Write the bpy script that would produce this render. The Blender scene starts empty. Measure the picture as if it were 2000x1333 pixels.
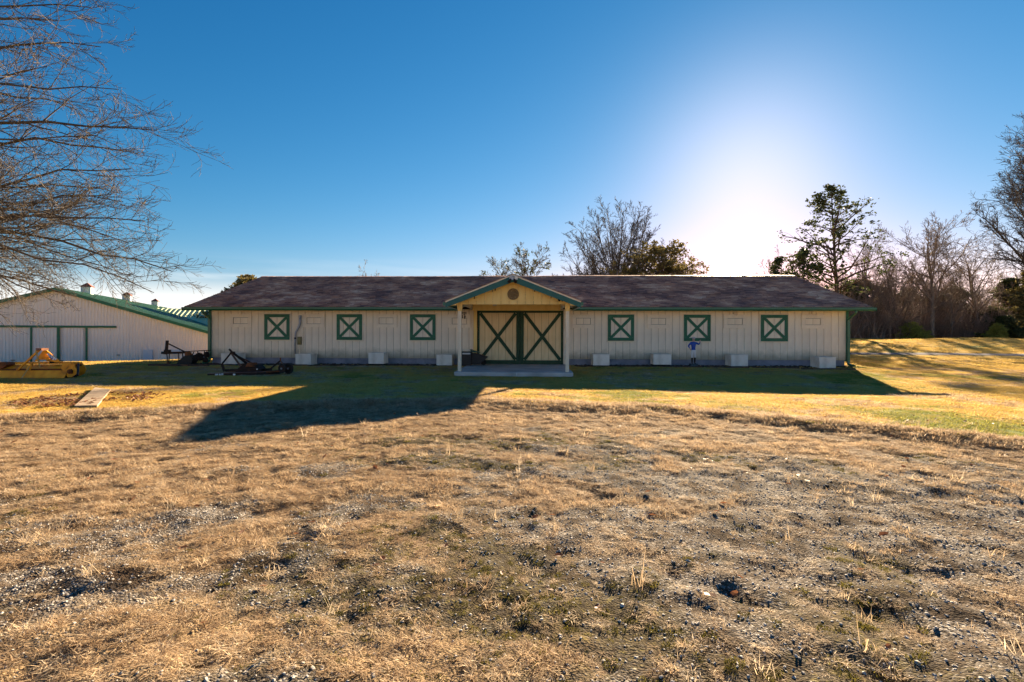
import bpy, bmesh, math, random
import numpy as np
from mathutils import Vector, Matrix, Euler

random.seed(7)
rng = np.random.default_rng(11)
scene = bpy.context.scene
COL = scene.collection
R = math.radians

# ------------------------------------------------------------------ camera, world, sun, exposure
EYE = 1.48
cam_d = bpy.data.cameras.new('camera')
cam = bpy.data.objects.new('camera', cam_d)
COL.objects.link(cam)
cam_d.sensor_width = 36.0
cam_d.lens = 18.0
cam_d.shift_y = -0.00825
cam_d.clip_start = 0.05
cam_d.clip_end = 3000.0
ROLL = 0.0027
cam.matrix_world = Matrix.Translation((0, 0, EYE)) @ Matrix.Rotation(-ROLL, 4, 'Y') @ Matrix.Rotation(R(90), 4, 'X')
scene.camera = cam

SUN = Vector((0.462, 1.0, 0.342)).normalized()          # towards the sun
sun_el = math.asin(SUN.z)
sun_az = math.atan2(SUN.x, SUN.y)                        # clockwise from +Y
world = bpy.data.worlds.new('World')
scene.world = world
world.use_nodes = True
wn = world.node_tree
wn.nodes.clear()
w_out = wn.nodes.new('ShaderNodeOutputWorld')
w_bg = wn.nodes.new('ShaderNodeBackground')
w_bg.inputs['Strength'].default_value = 0.0515
sky = wn.nodes.new('ShaderNodeTexSky')
sky.sky_type = 'NISHITA'
sky.sun_disc = False
sky.sun_elevation = sun_el
sky.sun_rotation = sun_az
sky.air_density = 1.0
sky.dust_density = 0.1
sky.ozone_density = 1.0
# camera-like response of a polarised deep winter sky: each channel gets its own slope
SKY_GAIN = 1.0
w_sepc = wn.nodes.new('ShaderNodeSeparateColor')
w_com = wn.nodes.new('ShaderNodeCombineColor')
wn.links.new(sky.outputs['Color'], w_sepc.inputs[0])
for ch, (k_, p_) in enumerate(((0.0072, 2.12), (0.0485, 1.09), (0.098, 0.86))):
    pw = wn.nodes.new('ShaderNodeMath'); pw.operation = 'POWER'; pw.inputs[1].default_value = p_
    ml = wn.nodes.new('ShaderNodeMath'); ml.operation = 'MULTIPLY'; ml.inputs[1].default_value = k_ * SKY_GAIN / 0.246
    wn.links.new(w_sepc.outputs[ch], pw.inputs[0]); wn.links.new(pw.outputs[0], ml.inputs[0]); wn.links.new(ml.outputs[0], w_com.inputs[ch])
# thin high cloud, streaky near the horizon
w_tc = wn.nodes.new('ShaderNodeTexCoord')
w_map = wn.nodes.new('ShaderNodeMapping')
w_map.inputs['Scale'].default_value = (2.2, 2.2, 26.0)
w_ns = wn.nodes.new('ShaderNodeTexNoise')
w_ns.inputs['Scale'].default_value = 1.6
w_ns.inputs['Detail'].default_value = 5.0
w_ns.inputs['Distortion'].default_value = 0.6
wn.links.new(w_tc.outputs['Generated'], w_map.inputs['Vector'])
wn.links.new(w_map.outputs['Vector'], w_ns.inputs['Vector'])
w_cr = wn.nodes.new('ShaderNodeMapRange')
w_cr.inputs['From Min'].default_value = 0.44
w_cr.inputs['From Max'].default_value = 0.68
w_sep = wn.nodes.new('ShaderNodeSeparateXYZ')
wn.links.new(w_tc.outputs['Generated'], w_sep.inputs[0])
w_h = wn.nodes.new('ShaderNodeMapRange')                 # only low in the sky
w_h.inputs['From Min'].default_value = 0.15
w_h.inputs['From Max'].default_value = 0.02
w_h.interpolation_type = 'SMOOTHSTEP'
wn.links.new(w_sep.outputs['Z'], w_h.inputs['Value'])
wn.links.new(w_ns.outputs['Fac'], w_cr.inputs['Value'])
w_mul = wn.nodes.new('ShaderNodeMath'); w_mul.operation = 'MULTIPLY'
wn.links.new(w_cr.outputs[0], w_mul.inputs[0]); wn.links.new(w_h.outputs[0], w_mul.inputs[1])
# pale horizon haze, brightened and carried all round to light the shaded barn front
w_hz = wn.nodes.new('ShaderNodeMapRange'); w_hz.interpolation_type = 'SMOOTHSTEP'
w_hz.inputs['From Min'].default_value = 0.105; w_hz.inputs['From Max'].default_value = 0.02; w_hz.inputs['To Max'].default_value = 0.85
wn.links.new(w_sep.outputs['Z'], w_hz.inputs['Value'])
w_m3 = wn.nodes.new('ShaderNodeMath'); w_m3.operation = 'MULTIPLY'; w_m3.inputs[1].default_value = 0.5
wn.links.new(w_mul.outputs[0], w_m3.inputs[0])
w_mul2 = wn.nodes.new('ShaderNodeMath'); w_mul2.operation = 'MAXIMUM'
wn.links.new(w_m3.outputs[0], w_mul2.inputs[0]); wn.links.new(w_hz.outputs[0], w_mul2.inputs[1])
w_mix = wn.nodes.new('ShaderNodeMix'); w_mix.data_type = 'RGBA'
w_mix.inputs[7].default_value = (3.9, 3.7, 3.5, 1)
wn.links.new(w_mul2.outputs[0], w_mix.inputs[0])
wn.links.new(w_com.outputs[0], w_mix.inputs[6])
# aureole round the sun
w_dot = wn.nodes.new('ShaderNodeVectorMath'); w_dot.operation = 'DOT_PRODUCT'
w_dot.inputs[1].default_value = tuple(SUN)
wn.links.new(w_tc.outputs['Generated'], w_dot.inputs[0])
w_mx = wn.nodes.new('ShaderNodeMath'); w_mx.operation = 'MAXIMUM'; w_mx.inputs[1].default_value = 0.0
wn.links.new(w_dot.outputs['Value'], w_mx.inputs[0])
w_pw = wn.nodes.new('ShaderNodeMath'); w_pw.operation = 'POWER'; w_pw.inputs[1].default_value = 90.0
wn.links.new(w_mx.outputs[0], w_pw.inputs[0])
w_sc = wn.nodes.new('ShaderNodeVectorMath'); w_sc.operation = 'SCALE'
w_sc.inputs[0].default_value = (0.62, 0.50, 0.42)
wn.links.new(w_pw.outputs[0], w_sc.inputs['Scale'])
w_add = wn.nodes.new('ShaderNodeVectorMath'); w_add.operation = 'ADD'
wn.links.new(w_mix.outputs[2], w_add.inputs[0]); wn.links.new(w_sc.outputs[0], w_add.inputs[1])
wn.links.new(w_add.outputs[0], w_bg.inputs['Color'])
wn.links.new(w_bg.outputs[0], w_out.inputs[0])

sun_d = bpy.data.lights.new('sun', 'SUN')
sun_d.energy = 3.8
sun_d.angle = R(0.6)
sun_d.color = (1.0, 0.79, 0.52)
sun_o = bpy.data.objects.new('sun', sun_d)
sun_o.location = (30, 60, 30)
sun_o.rotation_mode = 'QUATERNION'
sun_o.rotation_quaternion = SUN.to_track_quat('Z', 'Y')
COL.objects.link(sun_o)

scene.view_settings.view_transform = 'Standard'
scene.view_settings.look = 'None'
scene.view_settings.gamma = 1.0
scene.view_settings.use_curve_mapping = False
scene.view_settings.exposure = 2.95
scene.render.engine = 'CYCLES'
scene.cycles.use_denoising = True
scene.cycles.max_bounces = 6
scene.cycles.diffuse_bounces = 4
scene.cycles.transparent_max_bounces = 8

# ------------------------------------------------------------------ helpers
def tag(o, label=None, cat=None, group=None, kind=None):
    if label: o['label'] = label
    if cat: o['category'] = cat
    if group: o['group'] = group
    if kind: o['kind'] = kind
    return o

def empty(name, loc=(0, 0, 0), rz=0.0, **kw):
    o = bpy.data.objects.new(name, None)
    o.empty_display_size = 0.2
    o.location = loc
    o.rotation_euler = (0, 0, rz)
    COL.objects.link(o)
    return tag(o, **kw)

class MB:
    """collects simple shapes, then makes them one mesh"""
    def __init__(s):
        s.v = []; s.f = []; s.m = []
    def add(s, vs, fs, mi=0):
        n = len(s.v)
        s.v.extend([tuple(x) for x in vs])
        s.f.extend([tuple(i + n for i in f) for f in fs])
        s.m.extend([mi] * len(fs))
        return s
    def box(s, x0, x1, y0, y1, z0, z1, mi=0, M=None):
        vs = [Vector((x, y, z)) for z in (z0, z1) for x, y in ((x0, y0), (x1, y0), (x1, y1), (x0, y1))]
        if M is not None: vs = [M @ v for v in vs]
        return s.add(vs, [(0, 3, 2, 1), (4, 5, 6, 7), (0, 1, 5, 4), (1, 2, 6, 5), (2, 3, 7, 6), (3, 0, 4, 7)], mi)
    def bar(s, p, q, w, d, mi=0, up=(0, 0, 1)):
        """square bar from p to q, w across, d along 'up'"""
        p = Vector(p); q = Vector(q); t = (q - p); L = t.length; t.normalize()
        u = Vector(up); a = t.cross(u)
        if a.length < 1e-4: a = t.cross(Vector((0, 1, 0)))
        a.normalize(); b = a.cross(t)
        vs = []
        for o in (p, q):
            for i, j in ((-1, -1), (1, -1), (1, 1), (-1, 1)):
                vs.append(o + a * (i * w / 2) + b * (j * d / 2))
        return s.add(vs, [(0, 1, 2, 3), (4, 7, 6, 5), (0, 4, 5, 1), (1, 5, 6, 2), (2, 6, 7, 3), (3, 7, 4, 0)], mi)
    def tube(s, pts, rad, n=8, mi=0, cap=True):
        pts = [Vector(p) for p in pts]
        if not isinstance(rad, (list, tuple)): rad = [rad] * len(pts)
        base = len(s.v); prev = None
        for i, p in enumerate(pts):
            if i == 0: t = pts[1] - pts[0]
            elif i == len(pts) - 1: t = pts[-1] - pts[-2]
            else: t = (pts[i + 1] - pts[i]).normalized() + (pts[i] - pts[i - 1]).normalized()
            t.normalize()
            if prev is None:
                a = t.cross(Vector((0, 0, 1)))
                if a.length < 0.05: a = t.cross(Vector((1, 0, 0)))
            else:
                a = prev - t * prev.dot(t)
            a.normalize(); prev = a; b = t.cross(a)
            for k in range(n):
                th = 2 * math.pi * k / n
                s.v.append(tuple(p + (a * math.cos(th) + b * math.sin(th)) * rad[i]))
        for i in range(len(pts) - 1):
            for k in range(n):
                k2 = (k + 1) % n
                s.f.append((base + i * n + k, base + i * n + k2, base + (i + 1) * n + k2, base + (i + 1) * n + k)); s.m.append(mi)
        if cap:
            s.f.append(tuple(base + k for k in reversed(range(n)))); s.m.append(mi)
            s.f.append(tuple(base + (len(pts) - 1) * n + k for k in range(n))); s.m.append(mi)
        return s
    def prism(s, poly, y0, y1, mi=0, M=None):
        """poly: (x, z) outline extruded from y0 to y1"""
        n = len(poly)
        vs = [Vector((x, y0, z)) for x, z in poly] + [Vector((x, y1, z)) for x, z in poly]
        if M is not None: vs = [M @ v for v in vs]
        fs = [tuple(range(n)), tuple(reversed(range(n, 2 * n)))]
        for i in range(n):
            j = (i + 1) % n
            fs.append((i, i + n, j + n, j))
        return s.add(vs, fs, mi)
    def build(s, name, mats, parent=None, smooth=False, **kw):
        me = bpy.data.meshes.new(name)
        me.from_pydata(s.v, [], s.f)
        if not isinstance(mats, (list, tuple)): mats = [mats]
        for m in mats: me.materials.append(m)
        if len(mats) > 1: me.polygons.foreach_set('material_index', s.m)
        if smooth: me.polygons.foreach_set('use_smooth', [True] * len(me.polygons))
        me.validate(); me.update()
        bm = bmesh.new(); bm.from_mesh(me)
        bmesh.ops.recalc_face_normals(bm, faces=bm.faces)
        bm.to_mesh(me); bm.free()
        return link(name, me, parent, **kw)

def link(name, me, parent=None, **kw):
    o = bpy.data.objects.new(name, me)
    COL.objects.link(o)
    if parent is not None: o.parent = parent
    return tag(o, **kw)

def box(name, x0, x1, y0, y1, z0, z1, mat, parent=None, M=None, **kw):
    return MB().box(x0, x1, y0, y1, z0, z1, M=M).build(name, mat, parent, **kw)

def np_mesh(name, V, F, mats, mi=None, smooth=False):
    me = bpy.data.meshes.new(name)
    V = np.asarray(V, dtype=np.float32); F = np.asarray(F, dtype=np.int32)
    me.vertices.add(len(V)); me.vertices.foreach_set('co', V.ravel())
    k = F.shape[1]
    me.loops.add(F.size); me.loops.foreach_set('vertex_index', F.ravel())
    me.polygons.add(len(F))
    me.polygons.foreach_set('loop_start', np.arange(0, F.size, k, dtype=np.int32))
    me.polygons.foreach_set('loop_total', np.full(len(F), k, dtype=np.int32))
    for m in (mats if isinstance(mats, (list, tuple)) else [mats]): me.materials.append(m)
    if mi is not None: me.polygons.foreach_set('material_index', np.asarray(mi, dtype=np.int32))
    if smooth: me.polygons.foreach_set('use_smooth', np.ones(len(F), dtype=bool))
    me.update(calc_edges=True)
    return me

# smooth value noise on the ground plane
_lat = rng.random((256, 256))
def vnoise(x, y, s, seed=0):
    x = np.asarray(x) / s + 13.7 * seed + 1000; y = np.asarray(y) / s + 7.3 * seed + 1000
    i = np.floor(x).astype(int); j = np.floor(y).astype(int)
    fx = x - i; fy = y - j
    fx = fx * fx * (3 - 2 * fx); fy = fy * fy * (3 - 2 * fy)
    g = lambda a, b: _lat[a % 256, b % 256]
    return (g(i, j) * (1 - fx) + g(i + 1, j) * fx) * (1 - fy) + (g(i, j + 1) * (1 - fx) + g(i + 1, j + 1) * fx) * fy
def fnoise(x, y, s, o=4, seed=0):
    t = 0; a = 1; n = 0
    for k in range(o):
        t = t + a * vnoise(x, y, s / 2 ** k, seed + 5 * k); n += a; a *= 0.55
    return t / n
def sstep(a, b, x):
    t = np.clip((np.asarray(x, dtype=float) - a) / (b - a), 0, 1)
    return t * t * (3 - 2 * t)

# ------------------------------------------------------------------ materials
def mat_new(name, base=(0.5, 0.5, 0.5), rough=0.7, spec=0.3, metal=0.0):
    m = bpy.data.materials.new(name); m.use_nodes = True
    b = m.node_tree.nodes['Principled BSDF']
    b.inputs['Base Color'].default_value = (*base, 1)
    b.inputs['Roughness'].default_value = rough
    b.inputs['Specular IOR Level'].default_value = spec
    b.inputs['Metallic'].default_value = metal
    return m, m.node_tree, b

def noise_mat(name, stops, scale=4.0, detail=6.0, rough=0.7, bump=0.2, bdist=0.01, stretch=(1, 1, 1), spec=0.3, metal=0.0, rand=0.0, island=0.0, coord='Object', bscale=None, translucent=0.0, dist=0.0):
    m, t, b = mat_new(name, rough=rough, spec=spec, metal=metal)
    tc = t.nodes.new('ShaderNodeTexCoord'); mp = t.nodes.new('ShaderNodeMapping')
    mp.inputs['Scale'].default_value = stretch
    t.links.new(tc.outputs[coord], mp.inputs['Vector'])
    n = t.nodes.new('ShaderNodeTexNoise'); n.inputs['Scale'].default_value = scale; n.inputs['Detail'].default_value = detail
    n.inputs['Distortion'].default_value = dist
    t.links.new(mp.outputs[0], n.inputs['Vector'])
    cr = t.nodes.new('ShaderNodeValToRGB')
    e = cr.color_ramp.elements
    while len(e) < len(stops): e.new(0.5)
    for k, (p, c) in enumerate(stops):
        e[k].position = p; e[k].color = (*c, 1)
    t.links.new(n.outputs['Fac'], cr.inputs[0])
    out = cr.outputs[0]
    for amt, node, sock in ((rand, 'ShaderNodeObjectInfo', 'Random'), (island, 'ShaderNodeNewGeometry', 'Random Per Island')):
        if amt > 0:
            oi = t.nodes.new(node)
            mr = t.nodes.new('ShaderNodeMapRange'); mr.inputs['To Min'].default_value = 1 - amt; mr.inputs['To Max'].default_value = 1 + amt
            t.links.new(oi.outputs[sock], mr.inputs['Value'])
            vm = t.nodes.new('ShaderNodeVectorMath'); vm.operation = 'SCALE'
            t.links.new(out, vm.inputs[0]); t.links.new(mr.outputs[0], vm.inputs['Scale'])
            out = vm.outputs[0]
    t.links.new(out, b.inputs['Base Color'])
    if bump > 0:
        n2 = t.nodes.new('ShaderNodeTexNoise'); n2.inputs['Scale'].default_value = bscale or scale * 4; n2.inputs['Detail'].default_value = 4
        t.links.new(mp.outputs[0], n2.inputs['Vector'])
        bp = t.nodes.new('ShaderNodeBump'); bp.inputs['Strength'].default_value = bump; bp.inputs['Distance'].default_value = bdist
        t.links.new(n2.outputs['Fac'], bp.inputs['Height']); t.links.new(bp.outputs[0], b.inputs['Normal'])
    if translucent > 0:
        tr = t.nodes.new('ShaderNodeBsdfTranslucent'); t.links.new(out, tr.inputs['Color'])
        mx = t.nodes.new('ShaderNodeMixShader'); mx.inputs[0].default_value = translucent
        o = t.nodes['Material Output']
        t.links.new(b.outputs[0], mx.inputs[1]); t.links.new(tr.outputs[0], mx.inputs[2]); t.links.new(mx.outputs[0], o.inputs[0])
    return m

GREEN = (0.013, 0.085, 0.048)
M_siding = noise_mat('siding_paint', [(0.25, (0.76, 0.63, 0.49)), (0.6, (0.86, 0.73, 0.56)), (0.9, (0.88, 0.76, 0.60))], scale=2.2, stretch=(3, 3, 0.7), rough=0.65, bump=0.25, bdist=0.004, bscale=26, rand=0.035)
def add_splash(m):
    t = m.node_tree; b = t.nodes['Principled BSDF']; src = b.inputs['Base Color'].links[0].from_socket
    g_ = t.nodes.new('ShaderNodeNewGeometry'); sp = t.nodes.new('ShaderNodeSeparateXYZ'); t.links.new(g_.outputs['Position'], sp.inputs[0])
    mr = t.nodes.new('ShaderNodeMapRange'); mr.inputs['From Min'].default_value = 0.95; mr.inputs['From Max'].default_value = 0.34; t.links.new(sp.outputs['Z'], mr.inputs['Value'])
    n = t.nodes.new('ShaderNodeTexNoise'); n.inputs['Scale'].default_value = 2.6; n.inputs['Detail'].default_value = 9; n.inputs['Roughness'].default_value = .65; t.links.new(g_.outputs['Position'], n.inputs['Vector'])
    ad = t.nodes.new('ShaderNodeMath'); ad.operation = 'MULTIPLY_ADD'; ad.inputs[1].default_value = 1.0; t.links.new(mr.outputs[0], ad.inputs[0]); t.links.new(n.outputs['Fac'], ad.inputs[2])
    m2 = t.nodes.new('ShaderNodeMapRange'); m2.inputs['From Min'].default_value = 0.72; m2.inputs['From Max'].default_value = 1.35; m2.inputs['To Max'].default_value = .75; t.links.new(ad.outputs[0], m2.inputs['Value'])
    mx = t.nodes.new('ShaderNodeMix'); mx.data_type = 'RGBA'; mx.inputs[7].default_value = (0.30, 0.26, 0.18, 1); t.links.new(m2.outputs[0], mx.inputs[0]); t.links.new(src, mx.inputs[6])
    t.links.new(mx.outputs[2], b.inputs['Base Color'])
add_splash(M_siding)
M_trim = noise_mat('cream_trim_paint', [(0.3, (0.76, 0.62, 0.45)), (0.8, (0.84, 0.73, 0.57))], scale=5, rough=0.6, bump=0.15, bdist=0.003, rand=0.03)
M_gable = noise_mat('cream_paint_warm_light', [(0.25, (0.80, 0.52, 0.17)), (0.6, (0.88, 0.61, 0.22)), (0.9, (0.88, 0.65, 0.28))], scale=2.5, stretch=(3, 3, 0.8), rough=0.6, bump=0.2, bdist=0.003, bscale=24, rand=0.04)  # cream paint with warm bounce light put into its yellow
M_door = noise_mat('door_board_paint', [(0.2, (0.70, 0.50, 0.25)), (0.6, (0.84, 0.64, 0.37)), (0.9, (0.86, 0.69, 0.43))], scale=3.0, stretch=(3, 3, 0.5), rough=0.65, bump=0.25, bdist=0.004, bscale=24, rand=0.05)  # bounce light under the porch is mixed into the door colour
M_green = noise_mat('green_trim_paint', [(0.3, (0.014, 0.10, 0.055)), (0.8, (0.022, 0.15, 0.085))], scale=6, rough=0.45, bump=0.12, bdist=0.003, rand=0.06)
M_greenb = noise_mat('teal_green_fascia_paint', [(0.3, (0.02, 0.10, 0.085)), (0.8, (0.03, 0.14, 0.12))], scale=4, rough=0.45, bump=0.1, bdist=0.003)
M_gutter = noise_mat('green_gutter_metal', [(0.3, (0.014, 0.10, 0.055)), (0.8, (0.02, 0.14, 0.08))], scale=3, rough=0.3, bump=0.05, bdist=0.004, spec=0.5)
M_dgreen = noise_mat('door_frame_green_paint', [(0.3, (0.012, 0.040, 0.018)), (0.7, (0.02, 0.065, 0.03)), (0.9, (0.05, 0.07, 0.035))], scale=7, rough=0.55, bump=0.2, bdist=0.004)
M_block = noise_mat('painted_block', [(0.3, (0.17, 0.17, 0.21)), (0.7, (0.30, 0.29, 0.34)), (0.92, (0.38, 0.33, 0.32))], scale=3, rough=0.85, bump=0.5, bdist=0.01, bscale=30)
M_wood = noise_mat('weathered_wood', [(0.25, (0.16, 0.11, 0.07)), (0.7, (0.38, 0.28, 0.19))], scale=3, stretch=(1, 8, 8), rough=0.85, bump=0.4)
M_timber = noise_mat('dark_timber', [(0.25, (0.03, 0.02, 0.015)), (0.7, (0.12, 0.075, 0.055)), (0.95, (0.24, 0.18, 0.14))], scale=5, stretch=(1, 5, 5), rough=0.9, bump=0.6)
M_concrete = noise_mat('porch_concrete', [(0.25, (0.30, 0.28, 0.27)), (0.6, (0.50, 0.47, 0.46)), (0.9, (0.60, 0.57, 0.55))], scale=1.4, detail=9, rough=0.85, bump=0.3, bdist=0.006, bscale=40)
M_white = noise_mat('pale_box_paint', [(0.25, (0.52, 0.46, 0.38)), (0.55, (0.76, 0.70, 0.62)), (0.9, (0.82, 0.78, 0.71))], scale=3.0, detail=8, rough=0.75, bump=0.3, bdist=0.005, rand=0.08, stretch=(1, 1, .6))
M_inside = mat_new('dark_gap', (0.02, 0.018, 0.015), 0.95)[0]
M_steel = noise_mat('galvanised_steel', [(0.3, (0.30, 0.31, 0.34)), (0.8, (0.46, 0.47, 0.50))], scale=8, rough=0.5, metal=0.4, bump=0.1)
M_black = noise_mat('black_plastic', [(0.3, (0.008, 0.008, 0.009)), (0.8, (0.02, 0.02, 0.022))], scale=5, rough=0.45, bump=0.05)
M_rust = noise_mat('rusty_dark_iron', [(0.25, (0.010, 0.007, 0.006)), (0.6, (0.035, 0.018, 0.012)), (0.85, (0.10, 0.04, 0.02))], scale=6, detail=8, rough=0.8, bump=0.4, bdist=0.005)
M_rusto = noise_mat('orange_rust', [(0.25, (0.05, 0.02, 0.01)), (0.6, (0.22, 0.07, 0.02)), (0.9, (0.32, 0.13, 0.05))], scale=7, detail=8, rough=0.85, bump=0.4)
M_yellow = noise_mat('faded_yellow_paint', [(0.28, (0.20, 0.06, 0.012)), (0.42, (0.72, 0.27, 0.014)), (0.6, (0.88, 0.38, 0.02)), (0.9, (0.90, 0.46, 0.05))], scale=3.4, detail=9, rough=0.55, bump=0.2, bdist=0.004, dist=0.5)
M_palepole = noise_mat('pale_yellow_worn_paint', [(0.3, (0.45, 0.28, 0.08)), (0.8, (0.66, 0.48, 0.22))], scale=8, rough=0.6)
M_decal = mat_new('decal_white', (0.72, 0.78, 0.85), 0.5)[0]
M_blue = mat_new('decal_blue', (0.03, 0.06, 0.4), 0.5)[0]
M_lwhite = mat_new('letter_white', (0.8, 0.82, 0.85), 0.6)[0]
M_tyre = noise_mat('worn_tyre_rubber', [(0.3, (0.012, 0.010, 0.009)), (0.8, (0.05, 0.04, 0.035))], scale=9, rough=0.9, bump=0.3)
M_amber = noise_mat('cast_plaque', [(0.3, (0.10, 0.06, 0.02)), (0.7, (0.30, 0.20, 0.09))], scale=30, rough=0.6, bump=0.6, bdist=0.006)
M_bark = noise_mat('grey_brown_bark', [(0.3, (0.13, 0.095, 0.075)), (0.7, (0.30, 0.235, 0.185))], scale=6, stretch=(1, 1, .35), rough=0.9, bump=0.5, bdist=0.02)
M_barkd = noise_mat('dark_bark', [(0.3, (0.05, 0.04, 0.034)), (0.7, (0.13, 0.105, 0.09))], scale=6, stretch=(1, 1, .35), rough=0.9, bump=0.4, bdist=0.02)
M_bark2 = noise_mat('tan_bark', [(0.3, (0.045, 0.034, 0.027)), (0.7, (0.115, 0.09, 0.068))], scale=6, stretch=(1, 1, .35), rough=0.9, bump=0.4, bdist=0.015)  # bark colour of the large left tree
M_pbark = noise_mat('pine_bark', [(0.3, (0.06, 0.04, 0.03)), (0.7, (0.16, 0.11, 0.085))], scale=4, stretch=(1, 1, .4), rough=0.95, bump=0.7, bdist=0.03)
M_twig = noise_mat('fine_twigs', [(0.3, (0.07, 0.05, 0.04)), (0.7, (0.15, 0.11, 0.09))], scale=3, rough=0.9, bump=0)
M_needle = noise_mat('pine_needles', [(0.3, (0.035, 0.05, 0.018)), (0.7, (0.09, 0.10, 0.035))], scale=0.7, rough=0.6, bump=0, island=0.35, translucent=0.3)
M_cedar = noise_mat('bronze_cedar_foliage', [(0.3, (0.10, 0.085, 0.03)), (0.7, (0.21, 0.16, 0.055))], scale=0.8, rough=0.7, bump=0, island=0.4, translucent=0.3)
M_bush = noise_mat('yellow_green_foliage', [(0.3, (0.22, 0.24, 0.05)), (0.7, (0.45, 0.44, 0.11))], scale=1.0, rough=0.7, bump=0, island=0.35, translucent=0.4)
M_brush = noise_mat('bare_brush', [(0.3, (0.20, 0.135, 0.10)), (0.7, (0.42, 0.30, 0.23))], scale=0.4, rough=0.9, bump=0, island=0.3)
M_leaf = noise_mat('dry_leaf', [(0.2, (0.10, 0.035, 0.018)), (0.5, (0.20, 0.085, 0.04)), (0.85, (0.36, 0.22, 0.12))], scale=2.5, rough=0.6, bump=0, island=0.3, translucent=0.25)
M_farwall = noise_mat('pale_steel_siding', [(0.3, (0.70, 0.63, 0.60)), (0.8, (0.80, 0.73, 0.69))], scale=.8, stretch=(1, 1, .4), rough=0.45, bump=0)
M_farroof = noise_mat('green_roof_steel', [(0.3, (0.05, 0.13, 0.075)), (0.8, (0.085, 0.18, 0.11))], scale=.8, rough=0.28, bump=0, spec=0.6)
M_redroof = mat_new('copper_red_roof', (0.22, 0.07, 0.04), 0.5)[0]
M_cupola = mat_new('cupola_white_paint', (0.42, 0.45, 0.52), 0.5)[0]
M_mulch = noise_mat('dark_mulch', [(0.3, (0.012, 0.009, 0.007)), (0.8, (0.07, 0.04, 0.028))], scale=14, rough=0.95, bump=0.8, bdist=0.03, island=0.5)
M_gravelpath = noise_mat('gravel_track', [(0.3, (0.13, 0.12, 0.125)), (0.8, (0.22, 0.20, 0.205))], scale=9, rough=1.0, bump=0.5, spec=0.02)

def shingle_mat():
    m, t, b = mat_new('asphalt_shingles', rough=0.5, spec=0.6)
    gi = t.nodes.new('ShaderNodeNewGeometry')
    cr = t.nodes.new('ShaderNodeValToRGB'); e = cr.color_ramp.elements
    for k, (p, c) in enumerate([(0.0, (0.11, 0.048, 0.034)), (0.35, (0.24, 0.112, 0.072)), (0.7, (0.42, 0.215, 0.13)), (1.0, (0.60, 0.41, 0.28))]):
        if k > 1: e.new(p)
    for k, (p, c) in enumerate([(0.0, (0.11, 0.048, 0.034)), (0.35, (0.24, 0.112, 0.072)), (0.7, (0.42, 0.215, 0.13)), (1.0, (0.60, 0.41, 0.28))]):
        e[k].position = p; e[k].color = (*c, 1)
    tc = t.nodes.new('ShaderNodeTexCoord')
    n = t.nodes.new('ShaderNodeTexNoise'); n.inputs['Scale'].default_value = 0.8; n.inputs['Detail'].default_value = 5
    t.links.new(tc.outputs['Object'], n.inputs['Vector'])
    mx = t.nodes.new('ShaderNodeMath'); mx.operation = 'MULTIPLY_ADD'
    mx.inputs[1].default_value = 0.55
    t.links.new(gi.outputs['Random Per Island'], mx.inputs[0])
    ad = t.nodes.new('ShaderNodeMath'); ad.operation = 'MULTIPLY_ADD'; ad.inputs[1].default_value = 2.1; ad.inputs[2].default_value = -0.82
    t.links.new(n.outputs['Fac'], ad.inputs[0]); t.links.new(ad.outputs[0], mx.inputs[2])
    t.links.new(mx.outputs[0], cr.inputs[0]); t.links.new(cr.outputs[0], b.inputs['Base Color'])
    n2 = t.nodes.new('ShaderNodeTexNoise'); n2.inputs['Scale'].default_value = 90; n2.inputs['Detail'].default_value = 2
    t.links.new(tc.outputs['Object'], n2.inputs['Vector'])
    bp = t.nodes.new('ShaderNodeBump'); bp.inputs['Strength'].default_value = 0.6; bp.inputs['Distance'].default_value = 0.008
    t.links.new(n2.outputs['Fac'], bp.inputs['Height']); t.links.new(bp.outputs[0], b.inputs['Normal'])
    return m
M_shingle = shingle_mat()

def blade_mat(name, cols, trans=0.45):
    """thin grass: colour varies per tuft and per blade"""
    m, t, b = mat_new(name, rough=0.75, spec=0.12)
    oi = t.nodes.new('ShaderNodeObjectInfo'); gi = t.nodes.new('ShaderNodeNewGeometry')
    ad = t.nodes.new('ShaderNodeMath'); ad.operation = 'MULTIPLY_ADD'; ad.inputs[1].default_value = 0.5
    h = t.nodes.new('ShaderNodeMath'); h.operation = 'MULTIPLY'; h.inputs[1].default_value = 0.5
    t.links.new(oi.outputs['Random'], h.inputs[0])
    t.links.new(gi.outputs['Random Per Island'], ad.inputs[0]); t.links.new(h.outputs[0], ad.inputs[2])
    cr = t.nodes.new('ShaderNodeValToRGB'); e = cr.color_ramp.elements
    while len(e) < len(cols): e.new(0.5)
    for k, (p, c) in enumerate(cols): e[k].position = p; e[k].color = (*c, 1)
    t.links.new(ad.outputs[0], cr.inputs[0]); t.links.new(cr.outputs[0], b.inputs['Base Color'])
    tr = t.nodes.new('ShaderNodeBsdfTranslucent'); t.links.new(cr.outputs[0], tr.inputs['Color'])
    mx = t.nodes.new('ShaderNodeMixShader'); mx.inputs[0].default_value = trans
    t.links.new(b.outputs[0], mx.inputs[1]); t.links.new(tr.outputs[0], mx.inputs[2])
    t.links.new(mx.outputs[0], t.nodes['Material Output'].inputs[0])
    return m
M_straw = blade_mat('straw_blades', [(0.1, (0.20, 0.13, 0.08)), (0.35, (0.42, 0.29, 0.175)), (0.7, (0.60, 0.46, 0.30)), (0.95, (0.76, 0.64, 0.48))])
M_gold = blade_mat('golden_lawn_blades', [(0.1, (0.50, 0.34, 0.09)), (0.45, (0.62, 0.43, 0.12)), (0.75, (0.70, 0.50, 0.16)), (0.95, (0.46, 0.41, 0.10))], 0.5)
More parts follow.
